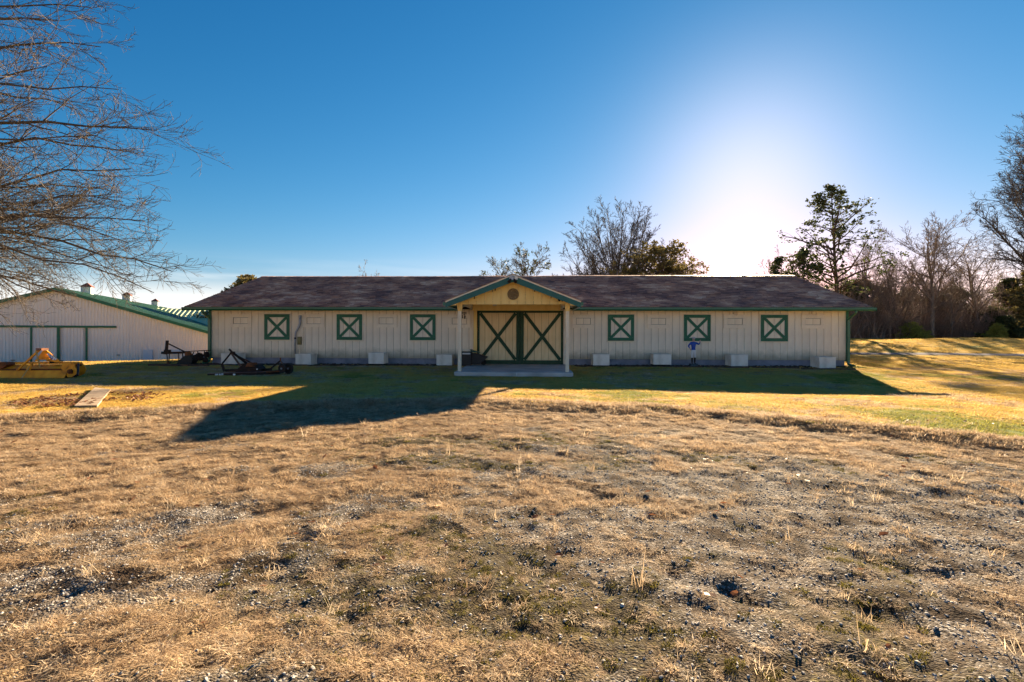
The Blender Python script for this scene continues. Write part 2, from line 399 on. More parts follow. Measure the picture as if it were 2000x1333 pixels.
M_green_g = blade_mat('green_lawn_blades', [(0.1, (0.16, 0.19, 0.035)), (0.5, (0.32, 0.31, 0.06)), (0.95, (0.55, 0.44, 0.13))], 0.5)
M_moss = blade_mat('moss', [(0.1, (0.05, 0.04, 0.015)), (0.5, (0.12, 0.105, 0.02)), (0.95, (0.28, 0.23, 0.05))], 0.35)
M_stone = noise_mat('gravel_stone', [(0.3, (0.26, 0.235, 0.21)), (0.8, (0.52, 0.48, 0.44))], scale=20, rough=0.8, bump=0.3, rand=0.35)

# ------------------------------------------------------------------ the ground
BX = np.array([-40, -20, -14, -8.6, -5.6, -1.1, 2.98, 5.66, 6.9, 9, 14, 40.])
BY = np.array([-8, 2.5, 6.0, 8.6, 10.1, 10.96, 9.93, 8.05, 6.8, 4.2, -2, -20.])
def drive_edge(x): return np.interp(x, BX, BY) + 0.25 * (fnoise(x, x * 0, 1.6, 2, 3) - 0.5)
FX = np.array([-200, -60, -40, -28, -15, 0, 36, 55, 90, 300.])
FZ = np.array([-1.6, -1.5, -1.32, -0.88, -0.3, 0.2, 0.95, -0.35, -1.2, -1.5])
def ground_z(x, y, fine=False):
    x = np.asarray(x, dtype=float); y = np.asarray(y, dtype=float)
    z = np.interp(x, FX, FZ) * sstep(19, 43, y)
    z = z + 0.11 * sstep(18.6, 20.2, y) * sstep(-19, -17, x) * (1 - sstep(13.9, 15.5, x)) * (1 - sstep(24, 30, y))
    z = z - 0.10 * np.exp(-((x - 9) ** 2 / 30 + (y - 13.5) ** 2 / 9))
    z = z + 0.45 * np.exp(-((y - 37 - 0.1 * (x - 30)) ** 2) / 22) * sstep(17, 24, x) * (fnoise(x, y, 14, 2, 9) * 0.6 + 0.5)
    # the drive lies a little lower than the lawn; a lip runs along its edge
    d = drive_edge(x) - y
    z = z - 0.05 * sstep(0.0, 0.7, d) + 0.035 * np.exp(-((d + 0.15) / 0.28) ** 2)
    z = z + 0.05 * (fnoise(x, y, 3.0, 3, 1) - 0.5)
    if fine:
        near = 1 - sstep(9, 14, y)
        rough = sstep(-0.3, 0.6, d)
        z = z + near * rough * (0.075 * (fnoise(x, y, 0.5, 3, 2) - 0.5) + 0.045 * (fnoise(x, y, 0.16, 2, 4) - 0.5))
        z = z - near * rough * 0.022 * sstep(0.66, 0.8, fnoise(x, y, 0.33, 2, 21))
    return z
def cover_masks(x, y):
    """dry-grass cover with the unseen straw bounce ground, moss cover, green share"""
    d = drive_edge(x) - y
    lawn = 1 - sstep(-0.1, 0.25, d)
    n = fnoise(x, y, 1.7, 4, 31); n2 = fnoise(x, y, 0.5, 3, 33)
    base = np.interp(y, [0, 2.4, 4.0, 5.5, 7.5, 9, 10.5], [0.42, 0.42, 0.38, 0.46, 0.63, 0.82, 1.0])
    base = base + 0.16 * sstep(-1.0, -3.5, x) + np.where(d < 1.6, 0.3 * (1 - d / 1.6), 0)
    base = base - 0.12 * np.exp(-((x - 1.4) ** 2 / 2.2 + (y - 3.8) ** 2 / 3.0))
    base = base + 0.10 * np.sin(d * 4.6 + 1.2 * vnoise(x, y, 2.2, 8)) * sstep(0.4, 1.5, d) - 0.05 * sstep(6, 4, y)
    dry = sstep(0.5, 0.78, base + 0.62 * (n - 0.5) + 0.75 * (n2 - 0.5) + 0.10)
    moss = 0.75 * sstep(0.54, 0.70, fnoise(x, y, 1.3, 4, 51)) * sstep(9.5, 6, y)
    dry = np.maximum(dry, sstep(0.5, -3, y))  # unseen ground behind the camera made pale straw to bounce light forward
    moss = np.maximum(moss, 0.65 * sstep(0.40, 0.6, fnoise(x, y, 0.9, 3, 52)) * np.exp(-((x + 0.7) ** 2 / 1.0 + (y - 3.1) ** 2 / 1.0)))
    green = sstep(0.56, 0.74, fnoise(x, y, 2.6, 4, 61) + 0.13 * np.exp(-((x - 2) ** 2 / 14 + (y - 16.3) ** 2 / 2.5)) + 0.14 * np.exp(-((x + 9.5) ** 2 / 20 + (y - 16.8) ** 2 / 3)))
    return lawn, dry, moss, green

def graded(a, b, fine0, fine1, step, grow=1.12, big=25):
    out = list(np.arange(fine0, fine1 + 1e-6, step))
    s = step; v = out[-1]
    while v < b: s = min(s * grow, big); v += s; out.append(v)
    s = step; v = out[0]; pre = []
    while v > a: s = min(s * grow, big); v -= s; pre.append(v)
    return np.array(pre[::-1] + out)
def ground_mat():
    m, t, b = mat_new('ground_soil_gravel_thatch', rough=1.0, spec=0.03)
    N = t.nodes.new; L = t.links.new
    tc = N('ShaderNodeTexCoord')
    def ramp(src, stops):
        cr = N('ShaderNodeValToRGB'); e = cr.color_ramp.elements
        while len(e) < len(stops): e.new(0.5)
        for k, (p, c) in enumerate(stops): e[k].position = p; e[k].color = (*c, 1)
        L(src, cr.inputs[0]); return cr.outputs[0]
    def noi(scale, det=5, dist=0.0):
        n = N('ShaderNodeTexNoise'); n.inputs['Scale'].default_value = scale; n.inputs['Detail'].default_value = det; n.inputs['Distortion'].default_value = dist
        L(tc.outputs['Object'], n.inputs['Vector']); return n.outputs['Fac']
    def mix(f, a, c):
        k = N('ShaderNodeMix'); k.data_type = 'RGBA'; L(f, k.inputs[0]); L(a, k.inputs[6]); L(c, k.inputs[7]); return k.outputs[2]
    def attr(n):
        a = N('ShaderNodeAttribute'); a.attribute_name = n; return a.outputs['Fac']
    vo = N('ShaderNodeTexVoronoi'); vo.inputs['Scale'].default_value = 75; L(tc.outputs['Object'], vo.inputs['Vector'])
    sepc = N('ShaderNodeSeparateColor'); L(vo.outputs['Color'], sepc.inputs[0])
    gravel = ramp(sepc.outputs[0], [(0.0, (0.04, 0.033, 0.027)), (0.45, (0.12, 0.10, 0.082)), (0.85, (0.21, 0.185, 0.16)), (1.0, (0.40, 0.37, 0.34))])
    soil = ramp(noi(12, 8, 0.4), [(0.3, (0.022, 0.016, 0.012)), (0.6, (0.07, 0.048, 0.032)), (0.85, (0.14, 0.095, 0.06))])
    thatch = ramp(noi(28, 8, 0.8), [(0.28, (0.06, 0.04, 0.024)), (0.5, (0.23, 0.16, 0.09)), (0.75, (0.46, 0.34, 0.21))])
    lawn = ramp(noi(22, 8, 0.5), [(0.28, (0.26, 0.18, 0.06)), (0.5, (0.50, 0.34, 0.11)), (0.75, (0.64, 0.44, 0.15))])
    green = ramp(noi(18, 8, 0.5), [(0.3, (0.07, 0.10, 0.025)), (0.7, (0.22, 0.24, 0.06))])
    moss = ramp(noi(26, 8, 0.3), [(0.35, (0.025, 0.02, 0.012)), (0.55, (0.07, 0.055, 0.03)), (0.75, (0.16, 0.13, 0.03))])
    f = N('ShaderNodeMapRange'); f.inputs['From Min'].default_value = 0.42; f.inputs['From Max'].default_value = 0.60; L(noi(3.2, 8, 0.5), f.inputs['Value'])
    c = mix(f.outputs[0], gravel, soil)
    c = mix(attr('moss'), c, moss)
    c = mix(attr('dry'), c, thatch)
    c = mix(attr('lawn'), c, mix(attr('green'), lawn, green))
    wood = ramp(noi(6, 8, 0.5), [(0.3, (0.06, 0.035, 0.02)), (0.7, (0.19, 0.11, 0.06))])
    c = mix(attr('wood'), c, wood)
    L(c, b.inputs['Base Color'])
    bp = N('ShaderNodeBump'); bp.inputs['Strength'].default_value = 0.9; bp.inputs['Distance'].default_value = 0.012
    L(noi(60, 5, 0.4), bp.inputs['Height'])
    bp2 = N('ShaderNodeBump'); bp2.inputs['Strength'].default_value = 0.8; bp2.inputs['Distance'].default_value = 0.008; bp2.invert = True
    L(vo.outputs['Distance'], bp2.inputs['Height']); L(bp.outputs[0], bp2.inputs['Normal']); L(bp2.outputs[0], b.inputs['Normal'])
    return m
xs = graded(-700, 700, -7.5, 7.5, 0.045, 1.06, 30)
ys = graded(-80, 900, 1.6, 10.5, 0.045, 1.035, 30)
GX, GY = np.meshgrid(xs, ys)
GZ = ground_z(GX, GY, True)
nx, ny = len(xs), len(ys)
idx = np.arange(nx * ny).reshape(ny, nx)
F = np.stack([idx[:-1, :-1], idx[:-1, 1:], idx[1:, 1:], idx[1:, :-1]], -1).reshape(-1, 4)
gme = np_mesh('ground', np.stack([GX, GY, GZ], -1).reshape(-1, 3), F, ground_mat(), smooth=True)
lawn, dry, moss, green = cover_masks(GX, GY)
wood = sstep(49, 56, GY - 0.0 * GX) * sstep(14, 26, GX)
for nm, a in (('lawn', lawn), ('dry', dry), ('moss', moss), ('green', green), ('wood', wood)):
    at = gme.attributes.new(nm, 'FLOAT', 'POINT'); at.data.foreach_set('value', a.ravel().astype(np.float32))
link('ground', gme, kind='structure')

# gravel track on the right, a sheet just above the ground
tx = np.linspace(16, 60, 60)
tyc = 30.5 - 0.155 * (tx - 16) - 2.2 * sstep(20, 30, tx) * 0
V = []
for k, x in enumerate(tx):
    w = 0.45 + 0.012 * (x - 16)
    for s_ in (-1, 0, 1):
        y = tyc[k] + s_ * w
        V.append((x, y, float(ground_z(x, y)) + 0.02))
Fp = []
for k in range(len(tx) - 1):
    for j in range(2):
        a = k * 3 + j; Fp.append((a, a + 3, a + 4, a + 1))
link('gravel_path', np_mesh('gravel_path', V, Fp, M_gravelpath), kind='structure')

# ------------------------------------------------------------------ scattered ground cover
def proto_coll(name, meshes):
    c = bpy.data.collections.new(name)
    for k, me in enumerate(meshes):
        c.objects.link(bpy.data.objects.new('%s_tuft%d' % (name, k), me))
    return c
def scatter(name, P, rot, scl, ind, coll, label, cat):
    me = bpy.data.meshes.new(name)
    me.vertices.add(len(P)); me.vertices.foreach_set('co', np.asarray(P, dtype=np.float32).ravel())
    a = me.attributes.new('rot', 'FLOAT_VECTOR', 'POINT'); a.data.foreach_set('vector', np.asarray(rot, dtype=np.float32).ravel())
    a = me.attributes.new('scl', 'FLOAT_VECTOR', 'POINT'); a.data.foreach_set('vector', np.asarray(scl, dtype=np.float32).ravel())
    a = me.attributes.new('ind', 'INT', 'POINT'); a.data.foreach_set('value', np.asarray(ind, dtype=np.int32))
    o = link(name, me, label=label, cat=cat, kind='stuff')
    ng = bpy.data.node_groups.new(name + '_scatter', 'GeometryNodeTree')
    ng.interface.new_socket('Geometry', in_out='INPUT', socket_type='NodeSocketGeometry')
    ng.interface.new_socket('Geometry', in_out='OUTPUT', socket_type='NodeSocketGeometry')
    N = ng.nodes.new; L = ng.links.new
    gi = N('NodeGroupInput'); go = N('NodeGroupOutput')
    ci = N('GeometryNodeCollectionInfo'); ci.inputs['Collection'].default_value = coll
    ci.inputs['Separate Children'].default_value = True; ci.inputs['Reset Children'].default_value = True
    ip = N('GeometryNodeInstanceOnPoints'); ip.inputs['Pick Instance'].default_value = True
    def at(n, ty):
        k = N('GeometryNodeInputNamedAttribute'); k.data_type = ty; k.inputs['Name'].default_value = n
        return next(s for s in k.outputs if s.enabled and s.name == 'Attribute')
    L(gi.outputs[0], ip.inputs['Points']); L(ci.outputs[0], ip.inputs['Instance'])
    L(at('ind', 'INT'), ip.inputs['Instance Index'])
    L(at('rot', 'FLOAT_VECTOR'), ip.inputs['Rotation'])
    L(at('scl', 'FLOAT_VECTOR'), ip.inputs['Scale'])
    L(ip.outputs[0], go.inputs[0])
    md = o.modifiers.new('scatter', 'NODES'); md.node_group = ng
    return o
def blades(n, rad, lmin, lmax, wid, flat, mat, name, curl=0.6):
    """n bent blades: quad + tip; flat 0 upright .. 1 lying"""
    a = rng.random(n) * 2 * np.pi; r = rad * np.sqrt(rng.random(n))
    bx, by = r * np.cos(a), r * np.sin(a)
    h = rng.random(n) * 2 * np.pi
    L = lmin + (lmax - lmin) * rng.random(n) ** 1.5
    el = np.clip((1 - flat) * 1.35 + 0.5 * (rng.random(n) - 0.5), 0.06, 1.5)
    d1 = np.stack([np.cos(h) * np.cos(el), np.sin(h) * np.cos(el), np.sin(el)], -1)
    el2 = el - curl * rng.random(n); h2 = h + 0.7 * (rng.random(n) - 0.5)
    d2 = np.stack([np.cos(h2) * np.cos(el2), np.sin(h2) * np.cos(el2), np.sin(el2)], -1)
    side = np.stack([-np.sin(h), np.cos(h), 0.5 * (rng.random(n) - 0.5)], -1) * (wid * (0.6 + 0.8 * rng.random(n)))[:, None]
    p0 = np.stack([bx, by, np.zeros(n) - 0.004], -1)
    p1 = p0 + d1 * (L * 0.55)[:, None]; p2 = p1 + d2 * (L * 0.45)[:, None]
    p2[:, 2] = np.maximum(p2[:, 2], 0.003)
    V = np.stack([p0 - side / 2, p0 + side / 2, p1 + side / 2, p1 - side / 2, p2], 1).reshape(-1, 3)
    o = np.arange(n)[:, None] * 5
    me = bpy.data.meshes.new(name)
    F = [tuple(q) for q in (o + np.array([[0, 1, 2, 3]])).tolist()] + [tuple(q) for q in (o + np.array([[3, 2, 4]])).tolist()]
    me.from_pydata(V.tolist(), [], F); me.materials.append(mat); me.update()
    return me
def rock(name, mat):
    bm = bmesh.new(); bmesh.ops.create_icosphere(bm, subdivisions=1, radius=1)
    for v in bm.verts: v.co *= 0.7 + 0.5 * random.random(); v.co.z *= 0.6
    me = bpy.data.meshes.new(name); bm.to_mesh(me); bm.free(); me.materials.append(mat); return me
def leafmesh(name, n, rad, s, mat):
    V = []; F = []
    for k in range(n):
        a = random.random() * 6.283; r = rad * math.sqrt(random.random()); L = s * random.uniform(.6, 1.3); w = L * .55
        M = Matrix.Translation((r * math.cos(a), r * math.sin(a), L * .25 * random.random())) @ Euler((random.uniform(-.6, .6), random.uniform(-.6, .6), random.uniform(0, 6.3))).to_matrix().to_4x4()
        pts = [(-L / 2, 0, 0), (-L * .15, -w / 2, L * .1), (L * .3, -w * .35, L * .06), (L / 2, 0, L * .12), (L * .25, w * .4, L * .08), (-L * .2, w / 2, L * .12), (0, 0, 0)]
        b0 = len(V); V += [tuple(M @ Vector(p)) for p in pts]
        F += [(b0 + i, b0 + (i + 1) % 6, b0 + 6) for i in range(6)]
    me = bpy.data.meshes.new(name); me.from_pydata(V, [], F); me.materials.append(mat); me.update(); return me

def cloud_points(n, y0, y1, spread=1.12, x0=None, x1=None):
    """random points over the ground in a widening wedge"""
    y = np.sqrt(rng.random(n) * (y1 ** 2 - y0 ** 2) + y0 ** 2)
    x = (rng.random(n) * 2 - 1) * (y * spread + 0.6)
    return x, y
def in_building(x, y):
    xl = x; yl = y - 21.74
    return ((xl > -13.6) & (xl < 14.2) & (yl > -0.9) & (yl < 12)) | ((np.abs(xl - 0.06) < 2.12) & (yl > -4.4) & (yl < 0))
def put(name, x, y, smin, smax, coll, nk, label, cat, tilt=0.15, zoff=0.0, zs=None):
    z = ground_z(x, y, True) + zoff
    n = len(x)
    rot = np.stack([tilt * (rng.random(n) - .5), tilt * (rng.random(n) - .5), rng.random(n) * 6.283], -1)
    s = smin + (smax - smin) * rng.random(n) ** 1.6
    sc = np.stack([s, s, s * (zs if zs is not None else 1.0)], -1)
    return scatter(name, np.stack([x, y, z], -1), rot, sc, rng.integers(0, nk, n), coll, label, cat)

straw = proto_coll('straw', [blades(90, 0.085, 0.018, 0.075, 0.0032, fl, M_straw, 'straw', 0.8) for fl in (0.9, 0.82, 0.72, 0.88, 0.62)] +
                   [blades(70, 0.06, 0.03, 0.11, 0.003, 0.66, M_straw, 'straw', 1.0)])
x, y = cloud_points(105000, 1.75, 11.4)
lw, dr, ms, gr = cover_masks(x, y)
k = (rng.random(len(x)) < dr * 0.72 + 0.08) & (y < drive_edge(x) + 0.2)
xd, yd = x[k], y[k]
big = fnoise(xd, yd, 0.4, 2, 71)
o = put('dry_grass', xd, yd, 0.40, 1.15, straw, 6, 'flattened tan dry grass tufts over the rough gravelly foreground', 'dry grass', 0.3, zs=0.7 + 0.9 * sstep(0.42, 0.72, big))
mossc = proto_coll('moss', [blades(110, 0.05, 0.006, 0.022, 0.004, 0.35, M_moss, 'moss', 0.3) for _ in range(3)])
x, y = cloud_points(26000, 1.75, 9.0)
lw, dr, ms, gr = cover_masks(x, y)
k = (rng.random(len(x)) < ms * 0.55) & (y < drive_edge(x) - 0.2)
put('moss', x[k], y[k], 0.4, 1.1, mossc, 3, 'low yellow green moss patches among the gravel', 'moss')
stones = proto_coll('stone', [rock('stone', M_stone) for _ in range(5)])
x, y = cloud_points(52000, 1.75, 7.0)
lw, dr, ms, gr = cover_masks(x, y)
k = (rng.random(len(x)) < (1 - dr * 0.9) * (1 - 0.6 * ms)) & (y < drive_edge(x) - 0.3)
n = int(k.sum())
o = put('gravel', x[k], y[k], 0.0025, 0.012, stones, 5, 'small grey gravel stones on bare ground', 'gravel', 1.5)
x, y = cloud_points(260, 1.8, 6.0)
put('loose_stones', x, y, 0.008, 0.019, stones, 5, 'larger pale stones scattered over the gravel', 'stones', 0.8)

lawnc = proto_coll('lawn', [blades(170, 0.17, 0.02, 0.06, 0.006, fl, M_gold, 'lawn', 0.6) for fl in (0.55, 0.65, 0.75)])
lawnb = proto_coll('lawnb', [blades(120, 0.15, 0.02, 0.09, 0.005, fl, M_straw, 'lawnb', 0.8) for fl in (0.6, 0.8)])
lawng = proto_coll('lawng', [blades(150, 0.17, 0.02, 0.06, 0.006, fl, M_green_g, 'lawng', 0.6) for fl in (0.55, 0.65)])
x, y = cloud_points(38000, 6.0, 26.0)
lw, dr, ms, gr = cover_masks(x, y)
k = (y > drive_edge(x)) & ~in_building(x, y) & ~((np.abs(x) < 14.0) & (y > 20.8))
x, y, gr = x[k], y[k], gr[k]
isg = rng.random(len(x)) < gr * 0.85
s_ = 1.0
isb = ~isg & (rng.random(len(x)) < 0.75 * sstep(0.5, 0.62, fnoise(x, y, 1.1, 4, 67)))
put('thatch_grass', x[isb], y[isb], 0.6, 1.3, lawnb, 2, 'browner matted patches in the golden lawn', 'grass', 0.2)
isg = isg | isb
put('lawn_grass', x[~isg], y[~isg], 0.6, 1.35, lawnc, 3, 'short golden winter lawn in front of the barn', 'lawn', 0.1)
put('green_grass', x[isg & ~isb], y[isg & ~isb], 0.7, 1.35, lawng, 2, 'greener blades growing through the golden lawn', 'grass', 0.1)
# thicker, longer grass along the lip of the drive
rimc = proto_coll('rim', [blades(80, 0.10, 0.05, 0.14, 0.005, fl, M_straw, 'rim', 0.9) for fl in (0.35, 0.5, 0.6)])
x = rng.uniform(-13, 9, 5600); y = drive_edge(x) + rng.normal(0.02, 0.16, len(x)) * (.6 + 2.2 * fnoise(x, x * 0 + 3, 0.9, 2, 44))
k = np.abs(x) < y * 1.15 + 1
put('edge_grass', x[k], y[k], 0.35, 1.0, rimc, 3, 'longer dry grass along the curved edge of the lawn', 'grass')
# tall stalks here and there
stalk = proto_coll('stalk', [blades(14, 0.05, 0.10, 0.26, 0.003, 0.25, M_straw, 'stalk', 0.9) for _ in range(3)])
x, y = cloud_points(170, 1.8, 9.0)
put('weed_stalks', x, y, 0.5, 1.0, stalk, 3, 'thin dead weed stalks standing in the foreground', 'weeds')
leafc = proto_coll('leaf', [leafmesh('leaf', 1, 0.001, 0.085, M_leaf) for _ in range(4)])
x, y = cloud_points(230, 1.8, 9.5)
put('fallen_leaves', x, y, 0.5, 1.0, leafc, 4, 'scattered reddish brown oak leaves on the foreground', 'leaves', 0.6, 0.015)
th = rng.random(900) * 6.283; rr = np.sqrt(rng.random(900))
x = -9.1 + 1.25 * rr * np.cos(th) + 0.15 * rng.normal(size=900); y = 11.1 + 1.2 * rr * np.sin(th)
k = fnoise(x, y, 0.7, 2, 81) + 0.12 * rng.random(900) > 0.46
put('leaf_pile', x[k], y[k], 0.6, 1.2, leafc, 4, 'brown fallen leaves heaped round the old board on the lawn', 'leaves', 0.9, 0.03)
# far lawn on the right and left
farc = proto_coll('far', [blades(150, 0.45, 0.04, 0.11, 0.014, 0.6, M_gold, 'far', 0.5) for _ in range(3)])
x = np.concatenate([rng.uniform(13, 62, 15000), rng.uniform(-42, -12, 5000)]); y = np.concatenate([rng.uniform(22, 56, 15000), rng.uniform(22, 44, 5000)])
k = (np.abs(x) < y * 1.15) & ~in_building(x, y) & (np.abs(y - (30.5 - 0.155 * (x - 16))) > 1.0)
put('far_lawn_grass', x[k], y[k], 0.6, 1.2, farc, 3, 'rough golden grass on the slope beyond the barn', 'grass')

# ------------------------------------------------------------------ the long barn
D = 21.74
TH = math.atan(0.0384)
cT, sT = math.cos(TH), math.sin(TH)
def A(x, b=0.0):                       # position along the wall for an image column, b in front (-) or behind (+)
    p = (x - 1000) / 1000.0
    return (p * (D + b * cT) - b * sT) / (cT + p * sT)
def Z(x, y, b=0.0):
    a = A(x, b); Y = D - a * sT + b * cT
    return EYE + (650 - (y - ROLL * (x - 1000))) / 1000.0 * Y
def barn_xy(a, b): return Vector((a * cT + b * sT, D - a * sT + b * cT, 0))
barn = empty('horse_barn', (0, D, 0), -TH, label='long low cream horse barn with green trim and dark shingle roof', cat='barn')
WL, WR = A(413), A(1652)
ZS0, ZS1 = 0.37, 2.50                  # siding bottom and top
DEP = 11.4
box('foundation', WL + .03, WR - .03, 0.03, DEP - .03, -0.25, ZS0, M_block, barn)
# core walls behind the siding
DL, DR = A(932.5), A(1100)             # door opening
mb = MB()
mb.box(WL + .02, DL, 0.022, .12, ZS0 + .002, ZS1); mb.box(DR, WR - .02, 0.022, .12, ZS0 + .002, ZS1)
mb.box(DL, DR, 0.022, .12, 2.415, 2.75)
mb.build('wall', M_inside, barn)
# joints of the block base: courses, recessed
# board by board siding
pitch = (WR - WL) / 91.0
bm_cache = {}
def board(x0, x1, z0, z1, mat, parent, y0=-0.0, name='board', th=0.02):
    key = (round(x1 - x0, 3), round(z1 - z0, 3), mat.name, th)
    if key not in bm_cache:
        w = x1 - x0; h = z1 - z0; c = 0.006
        poly = [(0, c), (c, 0), (w - c, 0), (w, c)]
        b = MB()
        vs = [(0, th, 0), (0, c, 0), (c, 0, 0), (w - c, 0, 0), (w, c, 0), (w, th, 0)]
        n = 6
        V = vs + [(x, y, h) for x, y, _ in vs]
        Fs = [(i, (i + 1) % n, (i + 1) % n + n, i + n) for i in range(n)] + [tuple(reversed(range(n))), tuple(range(n, 2 * n))]
        b.add(V, Fs)
        o = b.build(name, mat, parent)
        bm_cache[key] = o.data
    else:
        o = link(name, bm_cache[key], parent)
    o.location = (x0, y0, z0)
    return o
x = WL
while x < WR - 0.02:
    x1 = x + pitch
    lo, hi = A(925.2), A(1104.9)
    for u0, u1 in ((x, min(x1, lo)), (max(x, hi), x1)):
        if u1 - u0 > .05: board(round(u0 + .004, 3), round(u1 - .006, 3), ZS0, ZS1, M_siding, barn)
    x = x1
# wall over the doors, seen under the porch
for k in range(14):
    w = (DR - DL + .2) / 14
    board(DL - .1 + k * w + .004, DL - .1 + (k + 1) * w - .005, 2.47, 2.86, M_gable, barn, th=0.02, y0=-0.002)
# end walls, back wall
mb = MB()
zr = lambda b_: 2.50 + (b_ / (DEP / 2)) * 1.77 if b_ <= DEP / 2 else 2.50 + ((DEP - b_) / (DEP / 2)) * 1.77
for xx in (WL, WR):
    poly = [(0.0, ZS0), (DEP, ZS0), (DEP, 2.5), (DEP / 2, 4.27), (0.0, 2.5)]
    M = Matrix(((0, 1, 0, xx), (1, 0, 0, 0), (0, 0, 1, 0), (0, 0, 0, 1)))
    mb.prism(poly, -0.0 if xx == WL else -0.02, 0.02 if xx == WL else 0.0, M=M)
mb.box(WL, WR, DEP - .02, DEP, ZS0, 2.5)
mb.build('end_wall', M_siding, barn)
# corner boards, black-green
for xx, s in ((WL, -1), (WR, 1)):
    box('corner_board', min(xx, xx + s * .10), max(xx, xx + s * .10), -.024, .10, ZS0 - .05, ZS1 - .01, M_green, barn)

# shutters
for cx, wd in ((541.7, 49.3), (683, 49.6), (826, 50), (1212.5, 51.2), (1361.3, 52.3), (1511.6, 52.8)):
    x0, x1 = A(cx - wd / 2), A(cx + wd / 2); z0, z1 = 1.143, 2.250
    cs = MB(); c = .045
    cs.box(x0 - c, x0, -.030, .012, z0 - c, z1 + c); cs.box(x1, x1 + c, -.030, .012, z0 - c, z1 + c)
    cs.box(x0, x1, -.030, .012, z1, z1 + c); cs.box(x0, x1, -.030, .012, z0 - c, z0)
    cs.build('window_casing', M_trim, barn)
    W = x1 - x0
    sh = box('window_shutter', x0 + .004, x1 - .004, -.012, .008, z0 + .004, z1 - .004, M_inside, barn)
    r = .135
    for k in range(4):
        w4 = (W - .06) / 4
        board(x0 + .03 + k * w4 + .004, x0 + .03 + (k + 1) * w4 - .005, z0 + .03, z1 - .03, M_siding, sh, y0=-.028, th=.014)
    sh_y = -.052
    for (a0, a1, b0, b1) in ((x0, x1, z1 - r, z1), (x0, x1, z0, z0 + r), (x0, x0 + r, z0 + r, z1 - r), (x1 - r, x1, z0 + r, z1 - r)):
        box('rail', a0 + .002, a1 - .002, sh_y, -.0285, b0 + .001, b1 - .001, M_green, sh)
    ym = (sh_y - .0285) / 2
    e = r * .80
    box_d = .026
    MB().bar((x0 + e, ym - .002, z1 - e), (x1 - e, ym - .002, z0 + e), .024, .115).build('brace', M_green, sh)
    MB().bar((x0 + e, ym + .0035, z0 + e), (x1 - e, ym + .0035, z1 - e), .016, .115).build('brace', M_green, sh)
    if abs(cx - 541.7) < 1: pass

# feed hatches: a frame with a recessed two-board panel
for hx, hw, lat in ((470.5, 43, 1), (613.5, 42, 0), (754.5, 43, 0), (897.5, 44, 0), (1139.3, 43.5, 1), (1286, 44, 0), (1435, 44.5, 1), (1587, 45.3, 1)):
    x0, x1 = A(hx - hw / 2), A(hx + hw / 2); z0, z1 = 1.68, 2.25
    hb = box('feed_hatch', x0 + .02, x1 - .02, -.010, .006, z0 + .02, z1 - .02, M_inside, barn)
    fx, fz = .165, .15
    for (a0, a1, b0, b1) in ((x0, x1, z1 - fz, z1), (x0, x1, z0, z0 + fz), (x0, x0 + fx, z0 + fz, z1 - fz), (x1 - fx, x1, z0 + fz, z1 - fz)):
        box('rail', a0 + .002, a1 - .002, -.048, -.0102, b0 + .0015, b1 - .0015, M_siding, hb)
    xm = (x0 + x1) / 2
    board(x0 + fx + .012, xm - .004, z0 + fz + .01, z1 - fz - .01, M_siding, hb, y0=-.027, th=.016)
    board(xm + .004, x1 - fx - .012, z0 + fz + .01, z1 - fz - .01, M_siding, hb, y0=-.027, th=.016)
    if lat:
        mb = MB(); mb.box(xm - .05, xm + .06, -.05, -.001, z1 + .02, z1 + .12); mb.box(xm + .02, xm + .05, -.07, -.05, z1 - .05, z1 + .06)
        mb.build('hatch_hook', M_trim, barn)

# big double doors
door_z0, door_z1 = 0.145, 2.415
Y0, Y1 = -.03, .012
leafs = ((A(933.4), A(1015.3), .075, .15), (A(1016), A(1099.5), .15, .09))
for (x0, x1, sl, sr) in leafs:
    dl = box('door', x0 + .004, x1 - .004, -.002, .02, door_z0, door_z1, M_inside, barn)
    nb = 6; w = (x1 - x0 - .02) / nb
    for k in range(nb):
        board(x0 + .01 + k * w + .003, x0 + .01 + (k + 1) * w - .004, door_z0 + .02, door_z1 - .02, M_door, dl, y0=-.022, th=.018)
    tr, br = .10, .165
    yf, yb = -.058, -.0225
    for nm, a0, a1, b0, b1 in (('stile', x0, x0 + sl, door_z0, door_z1), ('stile', x1 - sr, x1, door_z0, door_z1),
                               ('rail', x0 + sl, x1 - sr, door_z1 - tr, door_z1), ('rail', x0 + sl, x1 - sr, door_z0, door_z0 + br)):
        box(nm, a0 + .001, a1 - .001, yf, yb, b0 + .001, b1 - .001, M_dgreen, dl)
    xa, xb, za, zb = x0 + sl + .03, x1 - sr - .03, door_z0 + br + .02, door_z1 - tr - .02
    ym = (yf + yb) / 2
    MB().bar((xa, ym - .002, zb), (xb, ym - .002, za), .034, .135).build('brace', M_dgreen, dl)
    MB().bar((xa, ym + .004, za), (xb, ym + .004, zb), .022, .135).build('brace', M_dgreen, dl)
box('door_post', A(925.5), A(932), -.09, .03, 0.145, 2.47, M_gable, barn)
box('door_post', A(1100.2), A(1104.6), -.09, .03, 0.145, 2.47, M_trim, barn)
box('door_head', A(932) + .002, A(1100.2) - .002, -.085, .021, 2.417, 2.468, M_trim, barn)

